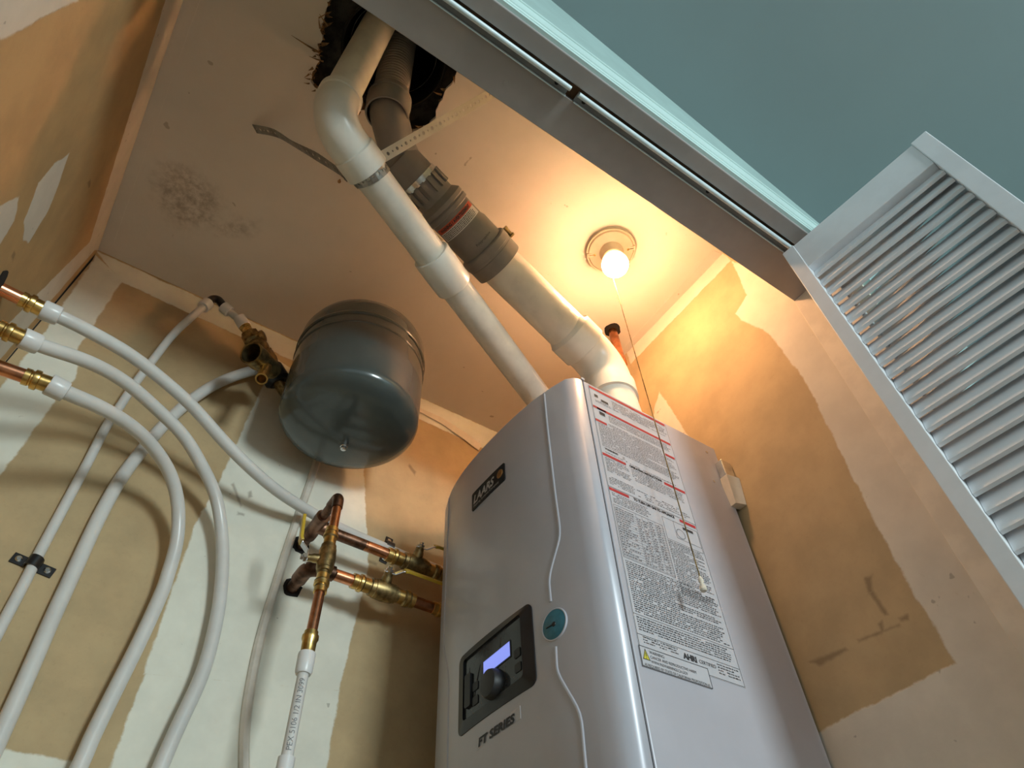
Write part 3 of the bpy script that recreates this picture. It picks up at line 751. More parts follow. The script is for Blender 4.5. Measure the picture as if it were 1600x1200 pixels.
# scale the profile to the measured length
k_ = GL / .235
ad = MB().lathe(g0, V3, [(d * (k_ if d <= .19 else 1), r) for d, r in body], 44).build('grey_adapter', m_grey, vt, angle=30)
def band(axis0, axis1, d0, d1, r, a0, a1, mat, name, parent, thick=.0006, seg=30):
    p0 = Vector(axis0); t = (Vector(axis1) - p0).normalized(); down = (-Vector(p0).normalized()); down = (down - t*down.dot(t)).normalized(); w_ = t.cross(down)
    vs = []; fs = []
    for i in range(seg+1):
        a = a0 + (a1-a0)*i/seg; rad = down*math.cos(a) + w_*math.sin(a)
        vs += [p0 + t*d0 + rad*r, p0 + t*d1 + rad*r, p0 + t*d1 + rad*(r+thick), p0 + t*d0 + rad*(r+thick)]
    for i in range(seg):
        o_ = i*4
        for j in range(4): fs.append((o_+j, o_+(j+1)%4, o_+4+(j+1)%4, o_+4+j))
    fs += [(0,1,2,3), (seg*4+3, seg*4+2, seg*4+1, seg*4)]
    mb = MB().add(vs, fs); return mb.build(name, mat, parent, smooth=True, angle=40), (p0, t, down, w_)
st, fr_ = band(g0, V3, .112*k_, .142*k_, .0458, -1.15, 1.15, m_warn, 'vent_sticker', vt)
band(g0, V3, .131*k_, .142*k_, .0463, -1.15, 1.15, m_orange, 'red_strip', st, .0004)
def curved(fr, r, d, a_start, body, size, sign=1, k=1.0, **kw):
    p0, t, dn, w_ = fr
    def fn(x, y):
        a = a_start + sign * x * k / r
        return p0 + t*(d + y) + (dn*math.cos(a) + w_*math.sin(a))*r
    mb = MB(); put_text(mb, body, size, fn, fine=4, **kw); return mb
wd_ = text_width('WARNING / AVERTISSEMENT', .0085, offset=.0004)
curved(fr_, .0470, .1335*k_, -.95, 'WARNING / AVERTISSEMENT', .0085, 1, .088/wd_, offset=.0004).build('lettering', m_ink, st, smooth=False)
mb = MB(); p0, t, dn, w_ = fr_
for row in range(5):
    d = (.1270 - row*.0031)*k_; a = -1.05
    while a < 1.0 - .3*random.random():
        wa = random.uniform(.03, .10); q = []
        for dd, aa in ((d, a), (d, a+wa), (d+.0014, a+wa), (d+.0014, a)): q.append(p0 + t*dd + (dn*math.cos(aa) + w_*math.sin(aa))*.0467)
        mb.add(q, [(0,1,2,3)]); a += wa + .025
mb.build('fine_print', m_ink, st, smooth=False)
wd_ = text_width('Polypropylene', .0075)
curved(fr_, .0487, .068*k_, -.15, 'Polypropylene', .0075, 1, .040/wd_).build('lettering', m_ink, ad, smooth=False)
# hose clamp on the pipe coupling, screw at the ceiling side
p0, t, dn, w_ = fr_
MB().lathe(g0, V3, [(.0295*k_,.0528),(.0295*k_,.0545),(.0345*k_,.0545),(.0345*k_,.0528)], 44, caps=False).build('hose_clamp', m_grey, vt)
sc = p0 + t*.032*k_ + (dn*math.cos(1.75) + w_*math.sin(1.75))*.060
MB().lathe(sc - t*.010, sc + t*.014, [(0,.0062),(.004,.0070),(.006,.0045),(.018,.0045),(.020,.0058),(.024,.0058)], 14).build('clamp_screw', m_dullbrass, vt)
# toothed clamp ring of the flexible section
c0 = V3 - gd*.005
cd = (V4 - V3).normalized()
MB().lathe(c0, c0 + gd, [(0,.0398),(0,.0418),(.012,.0418),(.012,.0398)], 40, caps=False).build('clamp_band', m_chrome, vt)
cb = None
for k in range(16):
    a = 2*PI*k/16; rad = dn*math.cos(a) + w_*math.sin(a); tan_ = t.cross(rad)
    me_ = MB().obox(c0 - gd*.012 + rad*.0425, gd, tan_, rad, .014, .0045, .0016)
    me_.obox(c0 - gd*.027 + rad*.0415, gd, tan_, rad, .003, .0045, .0030)
    me_.build('clamp_tooth', m_grey, vt, smooth=False)
sc = c0 + (dn*math.cos(-1.05) + w_*math.sin(-1.05))*.046
MB().lathe(sc - w_*.014, sc + w_*.014, [(0,.006),(.012,.006),(.013,.0075),(.022,.0075)], 12).build('clamp_screw', m_strap, vt)
# grey elbow sleeve and corrugated hose to the roof
V6 = at(607, 165, 'z', 1.332); V7 = at(621, 88, 'z', 1.49); fd = (V7 - V6).normalized()
sl1 = spline([V3 + gd*.004, V4, V5, V6 - fd*.004], 8); sl1 = smooth_path(sl1, 4)
MB().tube(sl1, [.0355 + .0005*math.sin(i) * 0 for i in range(len(sl1))], 36).build('grey_elbow', m_grey, vt)
MB().lathe(V6 - fd*.030, V6 + fd, [(0,.0365),(0,.0390),(.004,.0405),(.030,.0405),(.032,.0415),(.036,.0415),(.037,.0400),(.041,.0400),(.042,.0415),(.047,.0415),(.048,.0385),(.060,.0375),(.062,.0345)], 40, caps=False).build('locking_collar', m_grey, vt, angle=30)
MB().obox(V6 + fd*.012 + (-Vector(V6).normalized() + Vector((.35,0,0))).normalized()*.0400, fd, fd.cross(Vector((0,-1,0))).normalized(), Vector((0,-1,-.3)).normalized(), .014, .006, .003).build('locking_tab', m_grey, vt, smooth=False)
fl = []; fr2 = []; L = .36; nn = 42; per = 8
for i in range(nn*per+1):
    d = .028 + L*i/(nn*per); fl.append(V6 + fd*d + Vector((0, -.25*max(0, d-.2)**2*2, 0)))
    fr2.append(.0290 + .0044 * math.sqrt(max(0, 1 - (2*((i/per) % 1) - 1)**2)))
MB().tube(fl, fr2, 32).build('corrugated_hose', m_flex, vt, angle=80)

# ------------------------------------------------------------------ intake pipe (thinner)
I1 = Vector(at(514, 186, 'z', 1.138)); ir = (I1 - Vector(at(836, 615, 'z', 1.140))).normalized(); I0 = Vector(at(836, 615, 'z', 1.140)) - ir*.07
iu = (Vector(at(563, 93, 'z', 1.33)) - I1).normalized()
ip = thing('intake_pipe', (I0.x, I0.y, .926), 'thinner white pipe with elbow running up to the ceiling hole', 'pipe')
MB().tube([Vector((I0.x, I0.y, .9265))] + fillet((I0.x, I0.y, .95), I0, I0 + ir*.3, .05, 8) + [I0 + ir*.07], .03015, 28).build('pipe', m_pvc, ip)
cpl = at(692, 425, 'z', 1.139); dC = (Vector(cpl) - I0).dot(ir)
MB().tube([I0 + ir*.05, I1 - ir*.05], .03015, 32).build('pipe', m_pvc, ip)
MB().lathe(I0 + ir*(dC-.036), I1, [(0,.0300),(0,.0358),(.002,.0366),(.077,.0366),(.079,.0358),(.079,.0300)], 36).build('coupling', m_pvc2, ip, angle=25)
arc = fillet(I1 - ir*.2, I1, I1 + iu*.2, .052, 12)
pa = [I1 - ir*.100, I1 - ir*.100, I1 - ir*.062, I1 - ir*.060] + arc + [I1 + iu*.056, I1 + iu*.058, I1 + iu*.070, I1 + iu*.070]
pr = [.0310, .0378, .0378, .0350] + [.0350]*len(arc) + [.0350, .0372, .0372, .0310]
MB().tube(pa, pr, 36).build('elbow', m_pvc2, ip, angle=25)
MB().tube([I1 + iu*.05, I1 + iu*.60], .03015, 32).build('pipe', m_pvc, ip)

# ------------------------------------------------------------------ perforated hanger strap
def strap(mb, path, normals, width=.019, pitch=.0115, thick=.0012):
    """strip with alternating large and small holes; path sampled once per pitch"""
    for i in range(len(path)-1):
        a, b = Vector(path[i]), Vector(path[i+1]); t = (b-a); nrm = (Vector(normals[i]) + Vector(normals[i+1])).normalized()
        L = t.length; t.normalize(); nrm = (nrm - t*nrm.dot(t)).normalized(); w = t.cross(nrm); c = (a+b)/2; r = .0034 if i % 2 else .0019
        rows = []
        for s in (0, 1):
            o_ = nrm * (thick * (s - .5))
            sq = [c + t*(L/2)*x + w*(width/2)*y + o_ for x, y in ((-1,-1),(0,-1),(1,-1),(1,0),(1,1),(0,1),(-1,1),(-1,0))]
            ho = [c + (t*math.cos(q) + w*math.sin(q))*r + o_ for q in [math.radians(v) for v in (225,270,315,0,45,90,135,180)]]
            rows.append((sq, ho))
        vs = rows[0][0] + rows[0][1] + rows[1][0] + rows[1][1]; fs = []
        for k in range(8):
            j = (k+1) % 8
            fs += [(k, j, 8+j, 8+k), (16+k, 24+k, 24+j, 16+j), (8+k, 8+j, 24+j, 24+k)]
        for k in (0, 1, 4, 5): j = k+1; fs.append((16+k, 16+j, j, k))
        mb.add(vs, fs)
def resample(pts, nrm, step):
    P = [Vector(p) for p in pts]; out = [P[0]]; on_ = [Vector(nrm[0])]; acc = 0
    for i in range(len(P)-1):
        a, b = P[i], P[i+1]; L = (b-a).length; d = step - acc
        while d <= L:
            out.append(a.lerp(b, d/L)); on_.append(Vector(nrm[i]).lerp(Vector(nrm[i+1]), d/L)); d += step
        acc = L - (d - step)
    return out, on_
SPB = Vector(at(572, 268, 'z', 1.10))
ho = thing('hanger_strap', (SPB.x, SPB.y, SPB.z), 'perforated metal strap looped round the thin pipe below the ceiling', 'strap')
dS = (at(572, 268, 'z', 1.138) - I0).dot(ir); SP = I0 + ir*dS
viewd = -SP.normalized()
dn = (viewd - ir*viewd.dot(ir)).normalized(); wv_ = ir.cross(dn)
RS = .0318
def looppt(a, shift): return SP + ir*shift + (dn*math.cos(a) + wv_*math.sin(a))*RS, (dn*math.cos(a) + wv_*math.sin(a))
# which side of the pipe lies left / right in view
lft = 1 if (R @ np.array(wv_))[0] < 0 else -1
lp = []; ln = []
for k in range(31):
    a = -lft*1.45 + lft*2*PI*1.0*k/30 * 1.0; p, q = looppt(a, -.010 + .020*k/30); lp.append(p); ln.append(q)
mb = MB(); P_, N_ = resample(lp, ln, .0100); strap(mb, P_, N_); mb.build('loop', m_strap, ho, smooth=False)
# right arm to the ceiling by the head jamb
e1 = at(775, 142, 'z', ZC - .0015); s1, sn1 = looppt(-lft*1.25, .006)
s0, sn0 = looppt(lft*.2, .004); s05, sn05 = looppt(-lft*.5, .005)
arm = [s0, s05, s1]; an = [sn0, sn05, sn1]
for k in range(1, 13):
    q = k/12; arm.append(s1.lerp(e1, q)); an.append(sn1.lerp(Vector((0, -.35, -1)), min(1, q*1.5)))
mb = MB(); P_, N_ = resample(arm, an, .0115); strap(mb, P_, N_); mb.build('arm', m_tape, ho, smooth=False, label='pale end fixed to the ceiling')
# left loose end
e2 = at(397, 201, 'z', ZC - .006); s2, sn2 = looppt(lft*1.5, -.006)
tail = [s2]; tn = [sn2]; mid = [at(530, 268, 'z', 1.175), at(495, 245, 'z', 1.24), at(460, 226, 'z', 1.30), at(430, 208, 'z', 1.355)]
for i, p in enumerate(mid): tail.append(p); tn.append(Vector((.3, -.5 + .25*math.sin(i*2.1), .55)))
tail.append(e2); tn.append(Vector((.2, -.4, .8)))
tl = spline(tail, 6); tnn = []
for i in range(len(tl)):
    q = i/6; j = min(int(q), len(tn)-2); tnn.append(tn[j].lerp(tn[j+1], q - j))
mb = MB(); P_, N_ = resample(tl, tnn, .0115); strap(mb, P_, N_); mb.build('tail', m_oldstrap if 'm_oldstrap' in globals() else m_strap, ho, smooth=False, label='twisted loose end')
q = at(531, 281, 'z', ZC - .001)
tag(MB().lathe(q + up*.002, q - up*.02, [(0,.0016),(.009,.0016),(.009,.0036),(.012,.0034)], 10).build('ceiling_screw', m_paper), 'rusty screw in the ceiling beside the pipe elbow', 'screw')

# ------------------------------------------------------------------ lamp holder with bulb and pull chain
LXc, LYc = .6745, .4895
lm = thing('ceiling_lamp', (LXc, LYc, ZC-.1), 'round white lamp holder with lit bare bulb and pull chain', 'lamp')
lz = Vector((LXc, LYc, ZC)); dnv = Vector((0,0,-1))
m_porc = plain('lamp holder plastic', (.72, .62, .48), .35, var=.02)
MB().lathe(lz, lz+dnv, [(0,.0555),(.0055,.0565),(.008,.0560),(.0085,.0535),(.0065,.0525),(.0105,.050),(.0135,.036),(.0145,.027)], 56).build('base', m_porc, lm, angle=30)
MB().lathe(lz, lz+dnv, [(.012,.028),(.020,.0265),(.026,.0235),(.038,.0225),(.040,.0205),(.040,.0150),(.034,.0145)], 40, caps=False).build('socket', m_porc, lm, angle=30)
MB().lathe(lz + dnv*.036, lz+dnv, [(0,.0130),(.004,.0150),(.006,.0152)], 32).build('cap', m_chrome, lm)
bz = 1.3335
bl = [(.040,.0135),(.043,.0150),(.048,.0185)]
for k in range(1, 13):
    a = PI*.26 + (PI*.74)*k/12; bl.append((ZC - bz - .0297*math.cos(a), .0297*math.sin(a)))
MB().lathe(lz, lz+dnv, bl, 32).build('bulb', m_bulb, lm, label='lit frosted bulb')
for s in (-1, 1):
    c = lz + Vector((.0375*s*.72, -.0375*s*.69, -.0095)); d_ = Vector((.72*s, -.69*s, 0)); w2 = Vector((.69*s, .72*s, 0))
    MB().obox(c + d_*.006, d_, w2, up, .012, .0052, .0026).build('screw_slot', m_porc, lm, smooth=False, bevel=.001)
    MB().obox(c + d_*.002 - up*.0028, d_, w2, up, .0115, .0007, .0004).build('slot_groove', m_dullbrass, lm, smooth=False)
    MB().lathe(c - up*.002, c - up*.02, [(0,.0030),(.0016,.0032),(.0022,.0022)], 12).build('screw', m_brass, lm)
sw = at(945.5, 387, 'z', ZC - .017)
MB().lathe(sw + Vector((.004,-.004,.006)), sw + Vector((-.010,.006,-.012)), [(0,.0085),(.006,.0085),(.006,.0066),(.003,.0066)], 18).build('chain_switch', m_porc, lm)
MB().lathe(sw + Vector((.002,-.002,.002)), sw + Vector((-.010,.006,-.012)), [(0,.0062),(.0045,.0062)], 14).build('chain_eye', m_dark, lm)
CX, CY = .6760, .5060
ch = [sw + Vector((0, 0, -.004)), Vector((.668, .500, ZC-.035)), Vector((CX-.001, CY-.001, ZC-.06)), Vector((CX, CY, 1.30)), Vector((CX, CY, .90)), Vector((CX, CY, .527))]
pc = MB().tube(ch, .00095, 8).build('pull_chain', m_dullbrass, lm)
MB().lathe((CX, CY, .537), (CX, CY, .45), [(0,.0014),(.003,.0022),(.005,.0034),(.008,.0036),(.010,.0026),(.012,.0028),(.016,.0044),(.021,.0050),(.023,.0036)], 18).build('pull_knob', m_tape, pc, label='small brass pull')
# capped copper stub through the ceiling
cs0 = Vector((.824, .664, ZC+.03)); cs1 = Vector((.832, .668, 1.262))
cst = thing('copper_stub', cs1, 'weathered copper pipe stub coming through the ceiling beside the vent', 'pipe')
MB().tube([cs0, cs1 + (cs0-cs1).normalized()*.03], .0112, 20).build('pipe', m_copper, cst)
MB().lathe(cs1, cs0, [(0,.002),(.002,.009),(.008,.0128),(.034,.0128),(.035,.0112)], 20).build('cap', m_copper, cst)
vs = [(.8225 + .021*math.cos(2*PI*k/18)*random.uniform(.85,1.1), .662 + .021*math.sin(2*PI*k/18)*random.uniform(.85,1.1), ZC-.0006) for k in range(18)]
MB().prism(vs, (0,0,.0005)).build('pipe_hole', m_dark, ceil, smooth=False, label='ragged dark hole round the copper stub')

# ------------------------------------------------------------------ expansion tank
TR = .137; TX, TY, TZB, TZT = .2970, .9396, 1.0138, 1.2336
tk = thing('expansion_tank', (TX, TY, TZB-.01), 'dark grey green round expansion tank hanging under the ceiling', 'tank')
pf = [(0,.001),(0,.016),(.0015,.040),(.005,.072),(.009,.096),(.014,.1125),(.020,.1245),(.0265,.1315),(.033,.1352),(.040,.1368),(.046,.137),(.130,.137),(.1315,.1372)]
tb = Vector((TX, TY, TZB-.026))
MB().lathe(tb, tb+up, pf + [(.136,.137),(.190,.1370)], 72).build('lower_shell', m_tank, tk, angle=60)
MB().lathe(tb, tb+up, [(.1815,.1372),(.1830,.1386),(.1850,.1390),(.1870,.1386),(.1885,.1372)], 72, caps=False).build('seam_ring', m_tank, tk, angle=60)
MB().lathe(tb, tb+up, [(.2120,.1374),(.2140,.1394),(.2170,.1400),(.2200,.1394),(.2220,.1374)], 72, caps=False).build('seam_ring', m_tank, tk, angle=60)
MB().lathe(tb, tb+up, [(.188,.1365),(.240,.1368),(.258,.1360),(.275,.130),(.290,.112),(.300,.08),(.304,.03),(.305,.001)], 72).build('upper_shell', m_tank, tk, angle=60)
st_ = tb + Vector((-.002, .0, .0))
vx = at(538, 694, 'z', TZB - .030)
MB().lathe(Vector((vx.x, vx.y, TZB-.018)), Vector((vx.x, vx.y, TZB-.10)), [(0,.013),(.003,.0115),(.003,.0085),(.006,.0085),(.0065,.0078),(.020,.0070),(.021,.0058),(.026,.0056),(.027,.004)], 20).build('valve_cap', m_chrome, tk, label='clear grey air valve cap')

# ------------------------------------------------------------------ plastic water lines with copper stubs
def on_y(pts): return [at(u, v, 'y', y) for u, v, y in pts]
def coupling(mb, p, d, r):
    return mb.lathe(p, p + d, [(0,r*1.02),(0,r*1.16),(.007,r*1.16),(.008,r*1.06),(.010,r*1.06),(.011,r*1.34),(.015,r*1.38),(.018,r*1.34),(.019,r*1.12),(.036,r*1.12)], 24)
def hose(label, stub, pts, name='water_line', r=.0108):
    P = on_y(pts); path = smooth_path(spline(P, 8), 6); Sx = Vector(stub)
    th_ = thing(name, path[-1], label, 'water line', 'plastic water lines on copper stubs')
    MB().tube(path, r, 20).build('plastic_tube', m_pex, th_, angle=60)
    d0 = (path[2] - path[0]).normalized(); s = path[0]
    MB().lathe(s - d0*.004, s + d0, [(0,r*1.05),(0,r*1.38),(.002,r*1.46),(.021,r*1.42),(.024,r*1.34),(.025,r*1.05)], 28).build('collar', m_pexring, th_, angle=30)
    d1 = (s - Sx).normalized()
    coupling(MB(), s - d1*.034, d1, r*.98).build('coupling', m_brass, th_, angle=30)
    MB().tube([Sx - d1*.012, s - d1*.030], r*.93, 20).build('copper_stub', m_copper, th_)
    return th_
Y0 = .862
h1 = [(70,485,Y0+.006),(100,498,.872),(140,518,.885),(200,552,.91),(250,590,.935),(300,634,.962),(350,690,.995),(395,735,1.02),(440,772,1.045),(490,803,1.072),(540,830,1.088),(598,855,1.097),(640,873,1.098),(700,897,1.098),(760,922,1.098)]
h2 = [(38,529,Y0+.004),(72,543,.875),(140,566,.90),(196,597,.935),(245,639,.972),(287,681,1.00),(315,727,1.03),(336,772,1.055),(345,818,1.072),(348,870,1.080),(345,922,1.083),(339,965,1.083),(319,1046,1.083),(282,1127,1.083),(253,1193,1.083),(215,1290,1.083)]
h3 = [(80,602,Y0+.004),(105,614,.872),(150,633,.895),(196,659,.93),(231,689,.965),(259,727,1.005),(274,765,1.035),(279,807,1.058),(275,853,1.072),(262,898,1.080),(253,925,1.083),(220,998,1.083),(183,1072,1.083),(147,1145,1.083),(125,1196,1.083),(80,1290,1.083)]
hose('milky hose from the topmost copper stub, running behind the tank to the heater', at(2, 452, 'x', XL), h1)
hose('milky hose from the middle copper stub, bending down along the outer curve', at(-20, 505, 'y', Y0), h2)
hose('milky hose from the lowest copper stub, bending down along the inner curve', at(-25, 566, 'y', Y0), h3)
MB().box((0,0,0),(.001,.001,.001))
hp = at(4, 437, 'x', XL+.0006)
MB().prism([(XL+.0004, hp.y + .019*math.cos(2*PI*k/14)*random.uniform(.75,1.15), hp.z - .006 + .021*math.sin(2*PI*k/14)*random.uniform(.75,1.15)) for k in range(14)], (.0006,0,0)).build('pipe_hole', m_dark, bpy.data.objects['wall_left'], smooth=False, label='ragged dark hole round the top copper stub')
MB().prism([(XL+.0010, YB-.0006, .70), (XL+.0036, YB-.0006, .70), (XL+.0030, YB-.0006, 1.0), (XL+.0042, YB-.0006, 1.36), (XL+.0008, YB-.0006, 1.385)], (0, .0005, 0)).build('corner_crack', m_dark, bpy.data.objects['wall_back'], smooth=False, label='dark crack beside the loose corner tape')
# thin tube with black elbow, clipped to the wall
ta = on_y([(321,477,1.052),(300,495,1.056),(270,523,1.062),(241,560,1.070),(212,598,1.080),(184,640,1.090),(165,668,1.096),(139,719,1.100),(117,760,1.1015),(62,863,1.1015),(40,907,1.1015),(0,982,1.1015),(-40,1060,1.1015)])
pa = smooth_path(spline(ta, 8), 4); E0 = Vector(at(337, 462, 'y', 1.050)); E1 = Vector(at(352, 482, 'y', 1.045)); E2 = Vector(at(378, 503, 'y', 1.04)); E3 = Vector(at(392, 517, 'y', 1.035))
tt = thing('feed_tube', pa[-1], 'thinner milky tube with black elbow clipped flat to the wall', 'tube')
MB().tube(pa, .0080, 18).build('plastic_tube', m_pex, tt, angle=60)
d_ = (pa[0] - pa[3]).normalized()
MB().lathe(pa[0] - d_*.010, pa[0] + d_, [(0,.0085),(0,.0128),(.020,.0134),(.022,.0120),(.022,.0085)], 24).build('collar', m_pexring, tt, angle=30)
bp_ = [pa[0] + d_*.008] + fillet(pa[0], E0, E1, .010, 6) + [E1]
MB().tube(bp_, .0088, 16).build('black_elbow', m_black, tt)
d2 = (E2 - E1).normalized()
MB().lathe(E1 - d2*.006, E2, [(0,.0088),(0,.0130),(.018,.0130),(.020,.0115)], 24).build('collar', m_pexring, tt, angle=30)
MB().tube([E1, E2 + d2*.01], .0080, 18).build('plastic_tube', m_pex, tt)
# ------------------------------------------------------------------ fill valve on the tank line
F0 = Vector(at(378, 503, 'y', 1.04)); F1 = Vector(at(456, 632, 'y', 1.06)); fd_ = (F1 - F0).normalized(); FL = (F1-F0).length
fv = thing('fill_valve', F1, 'dark brass fill valve with open port behind the tank', 'valve')
MB().lathe(F0, F1, [(-.012,.0100),(-.012,.0135),(.012,.0138),(.014,.0110)], 24).build('collar', m_pexring, fv, angle=30)
MB().lathe(F0 + fd_*.012, F1, [(0,.0128),(.006,.0128),(.007,.0118),(.020,.0118)], 12, caps=True).build('nut', m_brass, fv, smooth=False)
MB().lathe(F0 + fd_*.030, F1, [(0,.0120),(.002,.0190),(.018,.0200),(.020,.0150)], 6).build('hex_union', m_dullbrass, fv, smooth=False)
c = F0 + fd_*.048 + Vector((.014, -.010, .006))
MB().lathe(c, c + Vector((.45,-.5,.2)), [(-.004,.010),(0,.0135),(.008,.0135),(.010,.009)], 18).build('side_plug', m_dullbrass, fv)
mb = MB().lathe(F0 + fd_*.046, F1, [(0,.0170),(.006,.0195),(.012,.0165),(.020,.0225),(.030,.0240),(.044,.0215),(.050,.0250),(.066,.0255),(.078,.0225),(.092,.0235)], 20)
mb.build('valve_body', m_dullbrass, fv, angle=30)
for k, (d, a, r_) in enumerate(((.060,.9,.0095),(.078,1.5,.0105),(.094,.6,.0085),(.070,-.6,.0075),(.092,-.4,.009),(.104,1.3,.0095))):
    side = fd_.cross(Vector((0,1,0))).normalized(); frt = Vector((0,-1,0)); rad = (frt*math.cos(a) - side*math.sin(a) * (-1)).normalized(); c = F0 + fd_*d + rad*.016
    MB().lathe(c, c + rad, [(0,r_),(.005,r_),(.007,r_*.7),(.007,r_*.35),(.009,r_*.3)], 14).build('boss', m_dullbrass, fv)
# wide open port
pc0 = Vector(at(428, 580, 'y', .995)); pcd = (Vector(at(392, 551, 'y', .945)) - pc0); PL = pcd.length; pcd.normalize()
MB().lathe(pc0, pc0 + pcd, [(0,.012),(.004,.0195),(PL*.62,.0210),(PL*.64,.0235),(PL,.0240),(PL,.0205),(PL*.35,.0190),(PL*.35,.001)], 32).build('open_port', m_dullbrass, fv, angle=30)
dp0 = Vector(at(417, 572, 'y', .97)); dp1 = Vector(at(408.5, 592, 'y', .940)); dd = (dp1-dp0).normalized(); DL = (dp1-dp0).length
MB().lathe(dp0, dp1, [(0,.0105),(DL-.006,.0105),(DL-.006,.0118),(DL,.0118),(DL,.0088),(DL*.4,.0080),(DL*.4,.001)], 20).build('drain_port', m_brass, fv, angle=30)
MB().lathe(F0 + fd_*.128, F1, [(0,.0200),(.004,.0265),(.036,.0275),(.042,.0205)], 20).build('black_cap', m_black, fv)
MB().tube([F0 + fd_*.16, F0 + fd_*.19, F0 + fd_*.21 + Vector((.012,0,-.004))], .0125, 16).build('tail_pipe', m_dullbrass, fv)
# thick tube going down from behind the valve
tb2 = on_y([(425,572,1.070),(395,579,1.078),(360,590,1.084),(325,607,1.088),(290,632,1.092),(262,658,1.096),(240,682,1.0975),(205,725,1.0975),(180,762,1.0975),(150,818,1.0975),(110,905,1.0975),(80,970,1.0975),(40,1062,1.0975),(0,1150,1.0975),(-30,1215,1.0975)])
tag(MB().tube(smooth_path(spline(tb2, 8), 4), .0112, 20).build('supply_tube', m_pex, angle=60), 'thicker milky tube from behind the fill valve down past the wall clip', 'tube')
# wall clips
def clip(u, v, tilt, label, r=.0094, gap=None):
    c = Vector(at(u, v, 'y', YB)); ca, sa = math.cos(tilt), math.sin(tilt)
    ex = Vector((ca, 0, sa)); ez = Vector((-sa, 0, ca)); ny = Vector((0, -1, 0))
    t = thing('pipe_clip', c, label, 'clip', 'black pipe clips on the wall')
    hw = .0085; prof_ = []
    for k in range(13):
        a = PI*k/12; prof_.append((r*1.12*math.cos(a), (r*.9) + r*1.15*math.sin(a)))
    prof_ = [(r*1.12, 0)] + prof_ + [(-r*1.12, 0)]
    inn = [(x*.84, y*.90) for x, y in prof_]
    mb = MB(); n = len(prof_); vs = []
    for s in (-1, 1):
        vs += [c + ex*x + ny*y + ez*hw*s for x, y in prof_] + [c + ex*x + ny*y + ez*hw*s for x, y in inn]
    fs = []
    for k in range(n-1):
        fs += [(k, k+1, 2*n+k+1, 2*n+k), (n+k, 3*n+k, 3*n+k+1, n+k+1), (k, n+k, n+k+1, k+1), (2*n+k, 2*n+k+1, 3*n+k+1, 3*n+k)]
    mb.add(vs, fs); mb.build('saddle', m_black, t, smooth=True, angle=40)
    for s in (-1, 1):
        MB().obox(c + ex*s*(r*1.1 + .0095) + ny*.0014, ex, ez, ny, .0105, .0085, .0014).build('foot', m_black, t, smooth=False, bevel=.001)
        q = c + ex*s*(r*1.1 + .0105) + ny*.0026
        MB().lathe(q, q + ny, [(0,.0052),(.0014,.0050),(.0028,.0030)], 16).build('screw', m_chrome, t)
clip(51, 884, math.radians(-8), 'black clip with two bright screws holding the thin tube')
clip(603, 860, math.radians(82), 'black clip with bright screw behind the upper copper pipe', .0118)

# ------------------------------------------------------------------ copper lines to the heater
def ball_valve(par, c, d, stem, lever, r, llen, mat_grip=None, twist=.0):
    """c centre, d pipe direction, stem and lever directions"""
    d = Vector(d).normalized(); stem = Vector(stem).normalized(); lever = Vector(lever).normalized()
    b = MB().lathe(c - d*.062, c + d, [(0,r*1.15),(0,r*1.30),(.008,r*1.30),(.009,r*1.20),(.012,r*1.20),(.013,r*1.50),(.018,r*1.52),(.021,r*1.25),(.034,r*1.25),(.035,r*1.55),(.042,r*1.60),
        (.043,r*1.72),(.062,r*1.85),(.080,r*1.72),(.081,r*1.60),(.086,r*1.55),(.087,r*1.25),(.101,r*1.25),(.104,r*1.52),(.109,r*1.50),(.110,r*1.20),(.113,r*1.20),(.114,r*1.30),(.122,r*1.30),(.122,r*1.15)], 28)
    bo_ = b.build('valve_body', m_dullbrass, par, angle=30)
    MB().lathe(c - d*.0625, c + d, [(0,r*1.16),(0,r*1.32),(.008,r*1.32),(.009,r*1.22),(.012,r*1.22),(.013,r*1.52),(.018,r*1.54),(.021,r*1.28),(.033,r*1.27)], 28).build('press_end', m_brass, bo_, angle=30)
    MB().lathe(c + d*.0625, c - d, [(0,r*1.16),(0,r*1.32),(.008,r*1.32),(.009,r*1.22),(.012,r*1.22),(.013,r*1.52),(.018,r*1.54),(.021,r*1.28),(.033,r*1.27)], 28).build('press_end', m_brass, bo_, angle=30)
    s0 = c + stem*r*1.4
    MB().lathe(s0, s0 + stem, [(0,r*1.0),(.010,r*.95),(.013,r*.8),(.022,r*.75)], 14).build('stem', m_dullbrass, bo_)
    MB().lathe(s0 + stem*.020, s0 + stem, [(0,.0075),(.006,.0075),(.007,.0048),(.011,.0044)], 6).build('nut', m_chrome, bo_, smooth=False)
    h0 = s0 + stem*.0205; sd = stem.cross(lever).normalized()
    pth = [h0 - lever*.008, h0 + lever*.012, h0 + lever*.026 + stem*.010, h0 + lever*.036 + stem*.013, h0 + lever*llen + stem*.013]
    def bar(ps, w, t_, nm, mt):
        mb = MB()
        for i in range(len(ps)-1):
            a, b2 = ps[i], ps[i+1]; dv = (b2-a); L = dv.length; dv.normalize(); up_ = dv.cross(sd).normalized()
            mb.obox((a+b2)/2, dv, sd, up_, L/2 + t_*.3, w, t_)
        return mb.build(nm, mt, bo_, smooth=False, bevel=.0008)
    bar(pth[:4], .0065, .0012, 'handle', m_chrome); bar([pth[2] + (pth[3]-pth[2])*.4, pth[3], pth[4]], .0085, .0026, 'grip', m_yellow)
    return bo_
RC = .0105
hx, hz = .3068, .8323
up_l = thing('copper_line', (hx, 1.10, hz), 'upper copper line with dark tee, yellow lever valve and drop pipe', 'pipe', 'copper lines to the heater')
YT = 1.040
MB().tube([(hx, YB-.0005, hz), (hx, YT+.012, hz)], RC, 20).build('stub_pipe', m_oldcopper, up_l)
